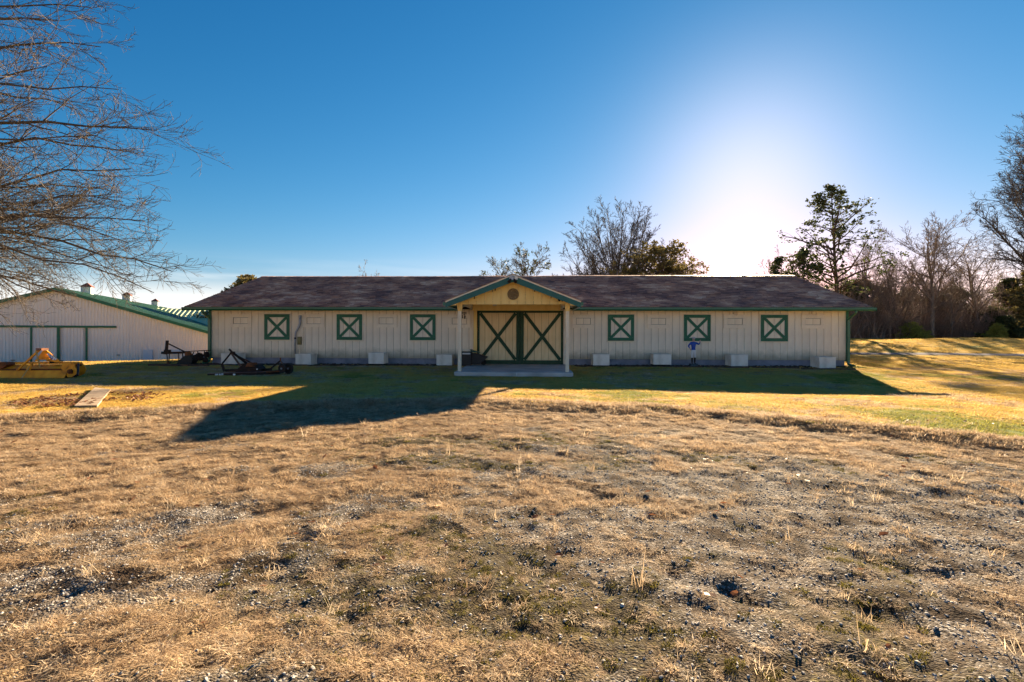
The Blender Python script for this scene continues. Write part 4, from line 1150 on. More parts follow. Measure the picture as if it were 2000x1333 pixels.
MB().prism([((x_ - 140) * S, (738.5 - y_) * S) for x_, y_ in ((70, 682), (75, 682), (84, 702), (62, 702), (57, 705), (52, 705))], .30, .33).build('rear_hitch_plate', M_yellow, rt)
mb = MB(); mb.box(q(69, 0).x, q(80, 0).x, .04, .3, q(0, 683).z, q(0, 678.5).z); mb.build('top_clevis', M_rusto, rt)
for xx in (72.5, 77): MB().tube([q(xx, 680.5, .03), q(xx, 680.5, .01)], .012, 6).build('pin', M_steel, rt)
MB().bar(q(83, 703, .2), q(103, 704, .28), .12, .05).build('cross_bar', M_yellow, rt)
mb = MB(); mb.box(q(84, 0).x, q(92, 0).x, .25, .45, q(0, 709).z, q(0, 702).z); mb.build('gearbox', M_inside, rt)
MB().tube([q(100, 703, .25), q(110, 704.5, .25)], .018, 8).build('shaft', M_black, rt)
MB().prism([((x_ - 140) * S, (738.5 - y_) * S) for x_, y_ in ((50, 720), (55, 710), (62, 708), (60, 716), (57, 722))], .05, .08).build('lower_hitch_plate', M_yellow, rt)
MB().bar(q(57.5, 714, .04), q(48, 736, -.06), .03, .03).build('stand', M_palepole, rt)
MB().tube([q(138, 710, .3), q(157, 730.5, -.1)], .03, 8).build('drawbar', M_black, rt)
mb = MB(); mb.prism([((x_ - 140) * S, (738.5 - y_) * S) for x_, y_ in ((-12, 706), (6, 706.5), (9, 711), (0, 718), (-12, 720))], .12, .4); mb.build('wear_block', M_rusto, rt)
MB().bar(q(-60, 681, .10), q(-100, 722, .08), .05, .05).build('brace_bar', M_yellow, rt)

# ------------------------------------------------------------------ rotary mower (dark, rusty) with tail wheel
Ym = 17.35
mrt = empty('rotary_mower', (-9.0, Ym, 0.0), R(-2), label='dark rusty mower deck with hitch frame, white lettering and a tail wheel', cat='mower')
SM = .01735
def w(x, y, b=0.0):
    return Vector(((x - 481.5) * SM, b, EYE + (650 - (y - ROLL * (x - 1000))) / 1000 * (Ym + b)))
mb = MB()
mb.add([w(404, 736, 0), w(452, 735, 0), w(500, 733.5, .1), w(524, 730, .5), w(524, 727, .5), w(500, 727.3, .1), w(452, 728.7, 0), w(404, 731.5, 0)] +
       [w(412, 735, .9), w(524, 730, .9), w(524, 724.5, .9), w(415, 727.2, .9)],
       [(0, 1, 6, 7), (1, 2, 5, 6), (2, 3, 4, 5), (7, 6, 11), (6, 5, 11), (5, 4, 10, 11), (0, 7, 11, 8), (3, 9, 10, 4), (8, 11, 10, 9)])
deck = mb.build('deck', M_rust, mrt)
MB().tube([w(404, 731, -.01), w(452, 728.4, -.01), w(500, 727, .09), w(524, 726.5, .49)], .012, 6).build('deck_edge', noise_mat('bare_pinkish_steel', [(.3, (.10, .06, .06)), (.8, (.26, .18, .17))], rough=.45), deck)
cu = bpy.data.curves.new('letters', 'FONT'); cu.body = 'IRAP'; cu.size = .135; cu.extrude = .002; cu.offset = .004; cu.space_character = 1.05
to = bpy.data.objects.new('tmp', cu); COL.objects.link(to)
dg = bpy.context.evaluated_depsgraph_get(); dg.update()
lm = bpy.data.meshes.new_from_object(to.evaluated_get(dg)); bpy.data.objects.remove(to)
lm.materials.clear(); lm.materials.append(M_lwhite)
lo = link('lettering', lm, mrt); p = w(419.5, 735.2, -.012)
lo.location = p; lo.rotation_euler = (R(90), R(-.4), 0)
MB().prism([(-.045, -.02), (-.02, -.035), (.03, -.035), (.05, -.01), (.03, .025), (-.03, .025)], -.004, .004, M=Matrix.Translation(w(457.5, 731.8, -.008))).build('reflector', M_lwhite, mrt)
mb = MB(); mb.tube([w(497, 721.5, .2), w(497, 721.5, .18)], .022, 8); mb.build('reflector', M_lwhite, mrt)
MB().bar(w(431, 724, .3), w(500, 722.5, .4), .12, .09).build('side_rail', M_rust, mrt)
MB().bar(w(431, 725, .9), w(505, 722, .9), .1, .09).build('side_rail', M_rust, mrt)
# hitch A-frame
MB().bar(w(437, 690, .4), w(425.5, 712, .2), .035, .05).build('hitch_bar', M_rust, mrt)
MB().bar(w(425.5, 711, .2), w(431, 726, .2), .05, .07).build('hitch_plate', M_rust, mrt)
MB().bar(w(439, 692, .4), w(456, 719, .5), .05, .06).build('hitch_bar', noise_mat('worn_brown_iron', [(.3, (.05, .03, .025)), (.8, (.14, .09, .08))], rough=.6), mrt)
MB().bar(w(441, 692, .5), w(455, 713, .95), .05, .07).build('hitch_bar', M_rust, mrt)
MB().bar(w(441, 692, .45), w(471, 710, .7), .035, .045).build('hitch_bar', M_rust, mrt)
mb = MB(); mb.bar(w(433.5, 682.5, .4), w(443, 692, .4), .05, .05); mb.bar(w(436, 689, .4), w(443.5, 690, .45), .12, .09); mb.build('top_clevis', M_rust, mrt)
mb = MB(); mb.tube([w(476, 716, .5), w(476, 709, .5)], [.20, .14], 10); mb.tube([w(481, 713, .5), w(481, 708.5, .5)], [.13, .10], 10); mb.build('gearbox', M_rusto, mrt)
mb = MB(); mb.prism([(-.35, 0), (.1, 0), (.45, .02), (.30, .17), (-.1, .20)], -.2, .3, M=Matrix.Translation(w(468, 722, .6))); mb.build('gearbox_cover', M_rust, mrt)
MB().bar(w(505, 726, .6), w(532, 705, .6), .04, .05).build('tail_arm', M_rust, mrt)
MB().bar(w(532, 699, .6), w(532.5, 707, .6), .03, .03).build('tail_pin', M_rusto, mrt)
MB().bar(w(533, 706, .6), w(546, 720, .5), .03, .045).build('wheel_fork', M_palepole and noise_mat('dull_brown_iron', [(.3, (.08, .05, .035)), (.8, (.18, .12, .08))], rough=.7), mrt)
for nm, xx, bb, rr_, wd in (('tail_wheel', 540.5, .42, .135, .05), ('tail_wheel', 547.5, .66, .15, .09)):
    c = w(xx, 720, bb)
    mb = MB(); nn = 20; ax_ = Vector((.35, 1, 0)).normalized()
    pts = []
    uu = Vector((1, -.35, 0)).normalized()
    mb.tube([c + uu * (rr_ * math.cos(2 * math.pi * k / nn)) + Vector((0, 0, rr_ * math.sin(2 * math.pi * k / nn))) for k in range(nn + 1)], wd * .55, 8)
    wh = mb.build(nm, M_tyre, mrt, smooth=True)
    MB().tube([c - ax_ * .015, c + ax_ * .015], rr_ * .82, 16).build('rim', M_rust, wh)
    MB().tube([c - ax_ * .05, c - ax_ * .015], .03, 8).build('hub_cap', M_steel, wh)
MB().bar(w(512, 727, .3), w(530, 724, .6), .22, .05).build('tail_plate', M_rusto, mrt)

# ------------------------------------------------------------------ disc plough left of the barn
Yp = 21.6
prt = empty('disc_plough', (-14.2, Yp, .05), 0, label='black rusty disc plough on stands at the left end of the barn', cat='plough')
def w2(x, y, b=0.0):
    return Vector(((x - 1000) / 1000 * (Yp + b) + 14.2, b, EYE - .05 + (650 - (y - ROLL * (x - 1000))) / 1000 * (Yp + b)))
MB().bar(w2(326.8, 665.5), w2(325, 685), .085, .085).build('mast', M_rust, prt)
mb = MB(); mb.box(w2(323, 0).x, w2(331.5, 0).x, -.1, .1, w2(0 + 327, 692).z, w2(327, 683.5).z); mb.build('mast_clamp', M_rust, prt)
MB().bar(w2(316.5, 689.3), w2(326, 690.5), .12, .10).build('hitch_stub', M_black, prt)
MB().bar(w2(329.5, 672), w2(364, 689), .04, .045).build('brace', M_rust, prt)
MB().bar(w2(326, 690), w2(370, 688.5), .07, .09).build('main_beam', M_rust, prt)
MB().bar(w2(362, 687), w2(412, 684.5, .4), .05, .035).build('rear_beam', M_rust, prt)
for xa_, ya_, xb_, yb_ in ((326, 692, 328.3, 711), (331, 692, 329.8, 711), (349, 691, 349.5, 705), (356.5, 691, 357.5, 701)):
    MB().bar(w2(xa_, ya_), w2(xb_, yb_), .028, .028).build('stand_leg', M_rust, prt)
MB().box(w2(326.5, 0).x, w2(331.5, 0).x, -.05, .05, w2(328, 713).z, w2(328, 708.5).z).build('foot', M_rusto, prt)
MB().bar(w2(332, 708), w2(362, 704.5, .1), .03, .03).build('ground_bar', M_rust, prt)
mb = MB(); mb.tube([w2(366, 688), w2(368, 694), w2(366.5, 701)], [.10, .14, .05], 10); mb.build('cone_housing', M_rusto, prt)
mb = MB(); mb.prism([(-.38, -.18), (.28, -.16), (.36, .06), (.22, .26), (-.02, .22), (-.2, .06)], -.15, .2, M=Matrix.Translation(w2(364, 706))); mb.build('mouldboard', M_black, prt)
def disc(c, r, ax, name='disc'):
    ax = Vector(ax).normalized(); u = ax.cross(Vector((0, 0, 1))).normalized(); v = ax.cross(u)
    n = 20; V = [c + ax * .05]; 
    for rr_, off in ((r * .55, .03), (r, -.02)):
        for k in range(n):
            t_ = 2 * math.pi * k / n
            rj = rr_ * (1 + (.04 if (k % 2 and rr_ == r) else 0))
            V.append(c + u * (rj * math.cos(t_)) + v * (rj * math.sin(t_)) + ax * off)
    Fs = [(0, 1 + k, 1 + (k + 1) % n) for k in range(n)] + [(1 + k, 1 + n + k, 1 + n + (k + 1) % n, 1 + (k + 1) % n) for k in range(n)]
    o = MB().add(V, Fs).build(name, M_rust, prt)
    sd = o.modifiers.new('thick', 'SOLIDIFY'); sd.thickness = .01
for cx_, cy_, r_, b_ in ((373, 703, .19, .0), (381, 700.5, .16, .15), (389, 697, .17, .25), (401, 703.5, .11, .3), (404, 693, .13, .45)):
    disc(w2(cx_, cy_, b_), r_, (.5, -1, .15))
for xa_, ya_, xb_, yb_ in ((373, 688, 375, 700), (379, 688, 374, 696), (386, 687, 389, 697), (399, 686, 400, 703), (404, 685, 404, 693)):
    MB().bar(w2(xa_, ya_, .1), w2(xb_, yb_, .15), .03, .03).build('disc_arm', M_rust, prt)
MB().tube([w2(372, 706, .1), w2(402, 703, .35)], .02, 6).build('gang_shaft', M_rust, prt)

# ------------------------------------------------------------------ old board in the leaf pile
Vb = [(-10.5, 12.9), (-9.8, 12.5), (-8.1, 10.0), (-8.5, 9.95)]
pts = []
for k, (x_, y_) in enumerate(Vb):
    g = float(ground_z(x_, y_)); pts.append((x_, y_, g + (.05 if k < 2 else .02)))
n = len(pts); c0 = Vector(pts[0])
brt = MB().add([(a - c0.x, b - c0.y, c - c0.z + .028) for a, b, c in pts] + [(a - c0.x, b - c0.y, c - c0.z - .012) for a, b, c in pts], [(0, 1, 2, 3), (7, 6, 5, 4), (0, 4, 5, 1), (1, 5, 6, 2), (2, 6, 7, 3), (3, 7, 4, 0)]).build('old_board', noise_mat('sun_bleached_board', [(.25, (.22, .15, .09)), (.7, (.42, .31, .21))], scale=4, rough=.8, bump=.4))
brt.location = c0
tag(brt, 'wide sun bleached board lying on the lawn among brown leaves', 'board')

# ------------------------------------------------------------------ steel arena barn, far left
AP = Vector((-35.6, 40.0, 0)); AR = math.atan(.416)
ar = empty('steel_barn', AP, AR, label='large pale steel barn with green roof and white cupolas at the left', cat='barn')
RZ2, SL2, HW2 = 4.90, .323, 10.6
zg = -1.75; LEN2 = 38
WT = lambda u: RZ2 - abs(u) * SL2 - .06
# ribbed gable wall (ribs too small to part singly)
mb = MB(); u = -HW2
V = []; Fq = []
prof = []
while u < HW2:
    prof += [(u, 0.0), (u + .15, 0.0), (u + .165, -.03), (u + .195, -.03)]
    u += .21
prof = [(min(a, HW2), b) for a, b in prof]
for a, b in prof: V += [(a, b, zg), (a, b, WT(a))]
for k in range(len(prof) - 1): Fq.append((2 * k, 2 * k + 2, 2 * k + 3, 2 * k + 1))
link('wall', np_mesh('ribbed_gable', V, Fq, M_farwall), ar)
mb = MB(); mb.box(HW2 - .05, HW2, .01, LEN2, zg, WT(HW2)); mb.box(-HW2, -HW2 + .05, .01, LEN2, zg, WT(HW2)); mb.build('side_wall', M_farwall, ar)
for s in (-1, 1):
    V = []; Fq = []; v_ = -.35; pr_ = []
    while v_ < LEN2:
        pr_ += [(v_, 0), (v_ + .24, 0), (v_ + .26, .04), (v_ + .30, .04)]; v_ += .32
    for a, b in pr_: V += [(0, a, RZ2 + b), (s * (HW2 + .35), a, RZ2 - (HW2 + .35) * SL2 + b)]
    for k in range(len(pr_) - 1): Fq.append((2 * k, 2 * k + 2, 2 * k + 3, 2 * k + 1) if s < 0 else (2 * k, 2 * k + 1, 2 * k + 3, 2 * k + 2))
    rf = link('roof', np_mesh('ribbed_roof', V, Fq, M_farroof), ar)
    MB().prism([(0, RZ2 - .01), (0, RZ2 - .26), (s * (HW2 + .35), RZ2 - (HW2 + .35) * SL2 - .26), (s * (HW2 + .35), RZ2 - (HW2 + .35) * SL2 - .01)], -.38, -.33).build('rake_trim', M_green, rf)
mb = MB(); mb.box(-9.0, 3.87, -.12, -.035, 1.77, 1.93); mb.build('door_track', M_green, ar)
for (u0, u1) in ((-3.3, .09), (.23, 3.7)):
    pass
V = []; Fq = []; prof = []; u = -1.42
while u < 1.85:
    prof += [(u, -.05), (u + .15, -.05), (u + .165, -.075), (u + .195, -.075)]; u += .21
for half_, a_, b_ in (('l', -1.42, .06), ('r', .26, 1.86)):
    pf = [p_ for p_ in prof if a_ <= p_[0] <= b_]
    V = []; Fq = []
    for a, b in pf: V += [(a, b, zg + .1), (a, b, 1.76)]
    for k in range(len(pf) - 1): Fq.append((2 * k, 2 * k + 2, 2 * k + 3, 2 * k + 1))
    link('sliding_door', np_mesh('sliding_door', V, Fq, M_farwall), ar)
for uu, ww in ((-1.50, .06), (.16, .085), (1.93, .07)):
    box('door_trim', uu - ww, uu + ww, -.11, -.076, zg, 1.765, M_green, ar)
for uu, zz in ((-2.6, -.75), (4.0, -.45)):
    box('door_pull', uu - .12, uu + .12, -.08, -.03, zz, zz + .05, M_black, ar)
for wv in (6.3, 17.8, 29.8):
    cu_ = box('cupola', -.36, .36, wv - .36, wv + .36, RZ2 - .15, RZ2 + .55, M_cupola, ar)
    mb = MB(); e = .46
    mb.add([(-e, wv - e, RZ2 + .55), (e, wv - e, RZ2 + .55), (e, wv + e, RZ2 + .55), (-e, wv + e, RZ2 + .55), (0, wv, RZ2 + .95)], [(0, 1, 4), (1, 2, 4), (2, 3, 4), (3, 0, 4), (3, 2, 1, 0)])
    mb.build('cupola_roof', M_redroof, cu_)
    mb = MB()
    for k in range(4): mb.box(-.26, .26, wv - .375, wv - .361, RZ2 + .02 + k * .12, RZ2 + .08 + k * .12)
    mb.build('louvre', M_white, cu_)
# lower wing on the right with light ribbed roof
V = []; Fq = []; pr_ = []; u = 2.0
while u < 26:
    pr_ += [(u, 0), (u + .33, 0), (u + .37, .06), (u + .43, .06)]; u += .48
for a, b in pr_: V += [(a, 20, 4.2 + b), (a, 12, 2.0 + b)]
for k in range(len(pr_) - 1): Fq.append((2 * k, 2 * k + 1, 2 * k + 3, 2 * k + 2))
wing = link('wing_roof', np_mesh('wing_roof', V, Fq, noise_mat('light_green_roof_steel', [(.3, (.50, .56, .32)), (.8, (.68, .72, .42))], scale=.6, rough=.65, bump=0)), ar)
mb = MB(); mb.box(4, 26, 12.4, 12.5, zg, 1.95); mb.build('wing_wall', M_gable, ar)  # yellow light on the wing wall is put into its colour
mb = MB(); mb.add([(2, 20, 4.2), (26, 20, 4.2), (26, 28, 2.0), (2, 28, 2.0)], [(0, 1, 2, 3)]); mb.build('wing_roof_back', M_farroof, ar)
box('wing_fascia', 4, 26, 11.9, 11.95, 1.8, 2.0, M_trim, ar)
o = box('meter_cabinet', 5.72, 6.35, -.22, -.032, -.95, -.02, mat_new('pale_blue_grey', (.42, .5, .62), .5)[0], ar)
o = box('meter_cabinet', 7.5, 8.3, -.18, -.032, -.42, -.05, bpy.data.materials['pale_blue_grey'], ar)

# ------------------------------------------------------------------ trees
def tubes(P, Rd, n):
    """P (N,K,3) polylines, Rd (N,K) radii -> verts, quads"""
    N, K, _ = P.shape
    T = np.gradient(P, axis=1); T /= np.linalg.norm(T, axis=2, keepdims=True) + 1e-9
    ref = np.where(np.abs(T[..., 2:3]) > .9, np.array([1., 0, 0]), np.array([0, 0, 1.]))
    U = np.cross(T, ref); U /= np.linalg.norm(U, axis=2, keepdims=True) + 1e-9
    W = np.cross(T, U)
    th = np.arange(n) * 2 * np.pi / n
    V = P[:, :, None, :] + Rd[:, :, None, None] * (U[:, :, None, :] * np.cos(th)[None, None, :, None] + W[:, :, None, :] * np.sin(th)[None, None, :, None])
    I = np.arange(N * K * n).reshape(N, K, n)
    a = I[:, :-1, :]; b = I[:, 1:, :]
    F = np.stack([a, np.roll(a, -1, 2), np.roll(b, -1, 2), b], -1).reshape(-1, 4)
    return V.reshape(-1, 3), F
def grow(st, di, ln, r0, K, wig, up, g, r1f=.35):
    """grow N branches; up: pull towards vertical (scalar), returns points & radii"""
    N = len(st); P = np.zeros((N, K + 1, 3)); P[:, 0] = st; d = di / np.linalg.norm(di, axis=1, keepdims=True)
    for k in range(K):
        d = d + g.normal(size=(N, 3)) * wig; d[:, 2] += up
        d /= np.linalg.norm(d, axis=1, keepdims=True)
        P[:, k + 1] = P[:, k] + d * (ln / K)[:, None]
    t = np.linspace(0, 1, K + 1)
    Rr = r0[:, None] * (1 - t * (1 - r1f))[None, :]
    return P, Rr
def kids(P, Rr, ln, per, tmin, tmax, ang, lf, rf, g, taper=.6):
    N, K1, _ = P.shape; M_ = N * per
    i = np.repeat(np.arange(N), per)
    t = (np.tile(np.arange(per), N) + g.random(M_)) / per
    t = tmin + (tmax - tmin) * t
    f = t * (K1 - 1); k = np.minimum(f.astype(int), K1 - 2); fr = (f - k)[:, None]
    p = P[i, k] * (1 - fr) + P[i, k + 1] * fr
    T = P[i, k + 1] - P[i, k]; T /= np.linalg.norm(T, axis=1, keepdims=True)
    rad = Rr[i, k] * (1 - fr[:, 0]) + Rr[i, k + 1] * fr[:, 0]
    rv = g.normal(size=(M_, 3)); rv -= T * np.sum(rv * T, 1, keepdims=True); rv /= np.linalg.norm(rv, axis=1, keepdims=True)
    an = ang * (.6 + .8 * g.random(M_))
    d = T * np.cos(an)[:, None] + rv * np.sin(an)[:, None]
    l = ln[i] * lf * (1 - taper * t) * (.65 + .7 * g.random(M_))
    return p, d, l, rad * rf
def make_bare(name, H, seed, fan=False, nl=17, lean=0.0, dens=1.0, rmin=.008, spread=1.0, leaves=0, matb=None):
    g = np.random.default_rng(seed)
    matb = matb or M_bark
    r0 = H * .017
    trunkP, trunkR = grow(np.zeros((1, 3)), np.array([[lean, 0, 1.]]), np.array([H * (.34 if fan else .8)]), np.array([r0]), 8, .035, .02, g, .75 if fan else .25)
    tv, tf = tubes(trunkP, trunkR, 8)
    if fan:
        p, d, l, r = kids(trunkP, trunkR, np.array([H * .9]), nl, .30, 1.0, .72, 1.0, .42, g, .10)
    else:
        p, d, l, r = kids(trunkP, trunkR, np.array([H]), int(15 * dens), .32, 1.0, .85 * spread, .50, .62, g, .42)
    d[:, 2] = np.abs(d[:, 2]) + .15
    if fan:
        nn_ = len(d); az_ = np.arange(nn_) * 2.39996; th_ = .06 + 1.14 * np.sqrt((nn_ - np.arange(nn_) - .5) / nn_)
        d = np.stack([np.sin(th_) * np.cos(az_), np.sin(th_) * np.sin(az_), np.cos(th_)], -1)
        l = 1 / np.sqrt((np.sin(th_) / (H * .49)) ** 2 + (np.cos(th_) / (H * .72)) ** 2) * (.86 + .16 * g.random(nn_))
    L1, R1 = grow(p, d, l, np.maximum(r, .085 if fan else .03), 7, .04 if fan else .10, .035 if fan else .05, g, .3)
    allv, allf, off = [], [], 0
    def acc(P_, R_, n_):
        nonlocal off
        v, f = tubes(P_, np.maximum(R_, rmin), n_); allv.append(v); allf.append(f + off); off += len(v)
    acc(L1, R1, 5)
    p, d, l2, r = kids(L1, R1, l, int(8 * dens), .15, 1.0, .44 if fan else .62, .33 if fan else .50, .55, g, .5)
    L2, R2 = grow(p, d, l2, r, 5, .08 if fan else .13, .04, g, .3); acc(L2, R2, 4)
    p, d, l3, r = kids(L2, R2, l2, int(6 * dens), .15, 1.0, .62, .52, .60, g, .5)
    L3, R3 = grow(p, d, l3, r, 4, .16, .05, g, .3); acc(L3, R3, 3)
    p, d, l4, r = kids(L3, R3, l3, int(5 * dens), .2, 1.0, .6, .55, .6, g, .4)
    L4, R4 = grow(p, d, l4, r, 3, .2, .05, g, .4); acc(L4, R4, 3)
    V = np.concatenate(allv); F_ = np.concatenate(allf)
    tm = np_mesh(name + '_trunk', tv, tf, matb, smooth=True)
    cm = np_mesh(name + '_crown', V, F_, M_twig if H < 0 else matb)
    extra = None
    if leaves:
        sel = g.choice(len(L3), min(leaves, len(L3)), replace=False)
        extra = tufts(L3[sel, -1], .32, 9, g, M_needle, name + '_clumps')
    return tm, cm, extra
def tufts(C, size, per, g, mat, name, flat=.7):
    """clusters of small leaf faces round points"""
    N = len(C); n = N * per
    c = np.repeat(C, per, 0) + g.normal(size=(n, 3)) * size * np.array([1, 1, flat]) * .55
    d = g.normal(size=(n, 3)); d[:, 2] = d[:, 2] * .5 + .15; d /= np.linalg.norm(d, axis=1, keepdims=True)
    s = g.normal(size=(n, 3)); s -= d * np.sum(d * s, 1, keepdims=True); s /= np.linalg.norm(s, axis=1, keepdims=True)
    L = size * (.5 + .6 * g.random(n))[:, None]; w_ = L * .26
    V = np.stack([c - d * L * .5, c + s * w_, c + d * L * .5, c - s * w_], 1).reshape(-1, 3)
    F_ = np.arange(n * 4).reshape(-1, 4)
    return np_mesh(name, V, F_, mat)
def make_pine(name, H, seed, crown_from=.3, width=.26, dens=1.0, mat=None, droop=.0, tsize=.5, nb=46, sparse=False):
    g = np.random.default_rng(seed)
    tp, tr = grow(np.zeros((1, 3)), np.array([[0.02, 0, 1.]]), np.array([H]), np.array([H * .016]), 12, .018, .04, g, .15)
    tv, tf = tubes(tp, tr, 8)
    N = int(nb * dens)
    t = crown_from + (1 - crown_from) * (np.arange(N) + g.random(N) * .8) / N
    f = t * 12; k = np.minimum(f.astype(int), 11); fr = (f - k)[:, None]
    p = tp[0][k] * (1 - fr) + tp[0][k + 1] * fr
    a = g.random(N) * 6.283 + np.arange(N) * 2.4
    prof = np.clip(1.25 * (1 - t) ** (.6 if sparse else .75), .08, 1) * np.clip((t - crown_from) * 5 + .65, .4, 1) * (.55 + .65 * g.random(N))
    l = H * width * prof * 1.25
    d = np.stack([np.cos(a), np.sin(a), .10 + .5 * t + droop * np.ones(N)], -1)
    L1, R1 = grow(p, d, l, .02 + l * .016, 6, .09, .035, g, .25)
    V, F_ = [], []; off = 0
    v, ff = tubes(L1, R1, 4); V.append(v); F_.append(ff); off = len(v)
    p2, d2, l2, r2 = kids(L1, R1, l, 7, .3, 1.0, .8, .42, .5, g, .5)
    L2, R2 = grow(p2, d2, l2, np.maximum(r2, .012), 4, .14, .03, g, .4); v, ff = tubes(L2, R2, 3); V.append(v); F_.append(ff + off); off += len(v)
    tm = np_mesh(name + '_trunk', tv, tf, M_pbark, smooth=True)
    bmh = np_mesh(name + '_branches', np.concatenate(V), np.concatenate(F_), M_pbark)
    C = np.concatenate([L2[:, -1], L2[:, -2], L2[:, 2], L1[:, -1]])
    if sparse: C = np.concatenate([L2[g.random(len(L2)) < .9, -1], L1[:, -1]])
    fm_ = tufts(C, tsize, 11 if sparse else 13, g, mat or M_needle, name + '_needles', .5)
    return tm, bmh, fm_
def tree_obj(kind, meshes, loc, rz=0, s=1.0, label=None, cat='tree', group=None, names=('trunk', 'crown', 'foliage'), sz=None):
    x_, y_ = loc
    rt = empty(kind, (x_, y_, float(ground_z(x_, y_)) - .05), rz, label=label, cat=cat, group=group)
    rt.scale = (s, s, sz or s)
    for nm, me in zip(names, meshes):
        if me is not None: link(nm, me, rt)
    return rt

# big bare tree whose limbs reach in from the left
g = np.random.default_rng(5)
TX, TY = -21.5, 14.2
lt = empty('bare_tree', (TX, TY, float(ground_z(TX, TY)) - .1), 0, label='large bare tree reaching its long fine branches in from the left edge', cat='tree')
tP, tR = grow(np.zeros((1, 3)), np.array([[0.05, 0, 1.]]), np.array([17.0]), np.array([.42]), 12, .03, .03, g, .25)
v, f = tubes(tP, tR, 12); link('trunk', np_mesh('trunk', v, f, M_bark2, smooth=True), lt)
limbs = []                               # (height on trunk, end x px, end y px, y distance of tip)
tips = [(175, 15, 13.6), (195, 92, 14.6), (230, 175, 13.4), (305, 255, 14.2), (268, 300, 15.3), (255, 330, 13.0), (240, 395, 14.4), (282, 432, 13.6), (200, 450, 15.2),
        (250, 475, 12.8), (335, 530, 14.2), (300, 572, 13.2), (150, 580, 14.8), (80, 575, 12.4), (110, 40, 12.6), (150, 215, 16.2), (190, 265, 11.8), (210, 370, 16.4), (150, 425, 11.6),
        (120, 560, 16.0), (255, 540, 15.8), (60, -60, 13.6), (130, -40, 15.4), (90, 130, 11.2), (60, 500, 11.4), (40, 300, 17)]
for (tx_, ty_, Y_) in tips:
    tip = PX(tx_, ty_, Y_) - Vector((TX, TY, float(ground_z(TX, TY)) - .1))
    hz = min(13.5, max(2.2, tip.z - (1.2 if tip.z > 4 else -1.6) - g.random() * 1.2))
    kk = hz / 17 * 12; k0 = int(kk); st = Vector(tP[0][k0] * (1 - (kk - k0)) + tP[0][k0 + 1] * (kk - k0))
    n_ = 12
    mid = (st + tip) / 2 + Vector((0, g.normal() * .5, 1.0 + g.random() * .8))
    pts = []
    for j in range(n_ + 1):
        t_ = j / n_
        p_ = st * (1 - t_) ** 2 + mid * 2 * t_ * (1 - t_) + tip * t_ ** 2
        amp = .14 * math.sin(math.pi * t_)
        pts.append([p_.x + g.normal() * amp * .5, p_.y + g.normal() * amp, p_.z + g.normal() * amp])
    limbs.append(pts)
LP = np.array(limbs); LL = np.linalg.norm(LP[:, -1] - LP[:, 0], axis=1)
t = np.linspace(0, 1, 13)
LR = (.065 + .03 * g.random(len(LP)))[:, None] * (1 - .86 * t)[None, :]
for k in range(len(LP)):
    v, f = tubes(LP[k:k + 1], LR[k:k + 1], 7)
    link('limb', np_mesh('limb', v, f, M_bark2, smooth=True), lt)
V, F_, off = [], [], 0
def acc2(P_, R_, n_, rmin=.005):
    global off
    v, f = tubes(P_, np.maximum(R_, rmin), n_); V.append(v); F_.append(f + off); off += len(v)
p, d, l, r = kids(LP, LR, LL, 15, .30, .97, .50, .27, .55, g, .55)
L1, R1 = grow(p, d, l, r, 6, .12, .012, g, .25); acc2(L1, R1, 5, .006)
p, d, l2, r = kids(L1, R1, l, 7, .12, 1.0, .60, .50, .55, g, .5)
L2, R2 = grow(p, d, l2, r, 5, .18, .01, g, .35); acc2(L2, R2, 3)
p, d, l3, r = kids(L2, R2, l2, 5, .15, 1.0, .65, .6, .6, g, .4)
L3, R3 = grow(p, d, l3, r, 3, .2, .03, g, .5); acc2(L3, R3, 3, .0042)
link('crown', np_mesh('crown', np.concatenate(V), np.concatenate(F_), M_bark2), lt)

# trees seen over the roof
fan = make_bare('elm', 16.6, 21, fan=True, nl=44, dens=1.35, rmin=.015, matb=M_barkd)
tree_obj('bare_tree', fan, (12.8, 62), .4, 1.0, 'broad fan shaped bare tree rising behind the middle of the barn roof')
small = make_bare('smalltree', 11, 33, dens=1.0, rmin=.014, leaves=60, matb=M_barkd)
tree_obj('bare_tree', small, (1.3, 64), 1.2, 1.08, 'rounded small bare tree right above the porch peak')
small2 = make_bare('smalltree2', 10, 34, dens=.9, rmin=.014, leaves=90, matb=M_barkd)
tree_obj('bare_tree', small2, (-2.0, 66), 2.2, .95, 'low bare tree with dark clumps just left of the porch peak')
tree_obj('bare_tree', small2, (-3.6, 66), 4.0, .85, 'lowest clumpy bare tree at the left of the pair above the porch')
ced = make_pine('cedar', 10, 41, .12, .52, 1.5, M_cedar, tsize=.40, nb=60, sparse=True)
tree_obj('evergreen_tree', ced, (15.8, 56), .3, 1.0, 'bronze green evergreen in front of the fan shaped tree', cat='tree')
tree_obj('evergreen_tree', ced, (13.2, 56), 2.3, .76, 'small dark evergreen at the foot of the fan shaped tree')
tree_obj('evergreen_tree', ced, (18.0, 56.5), 4.3, .80, 'low bronze evergreen right of the fan shaped tree')
bushy = make_pine('oak', 9, 43, .2, .45, 1.0, M_cedar, tsize=.5, nb=40)
tree_obj('leafy_tree', bushy, (-31.0, 60.5), .5, .98, 'small leafy tree top showing at the left end of the barn roof')
tree_obj('leafy_tree', bushy, (-28.4, 60), 2.5, .93, 'lower leafy tree top just right of the first one over the roof')
tw = make_bare('twigtree', 9, 45, dens=.7, rmin=.014, spread=.5)
tree_obj('bare_tree', tw, (-17.2, 62), .5, .94, 'bare twigs barely showing over the left half of the roof')
tree_obj('bare_tree', tw, (31.5, 62), 1.5, 1.0, 'thin bare tree top over the right end of the ridge')

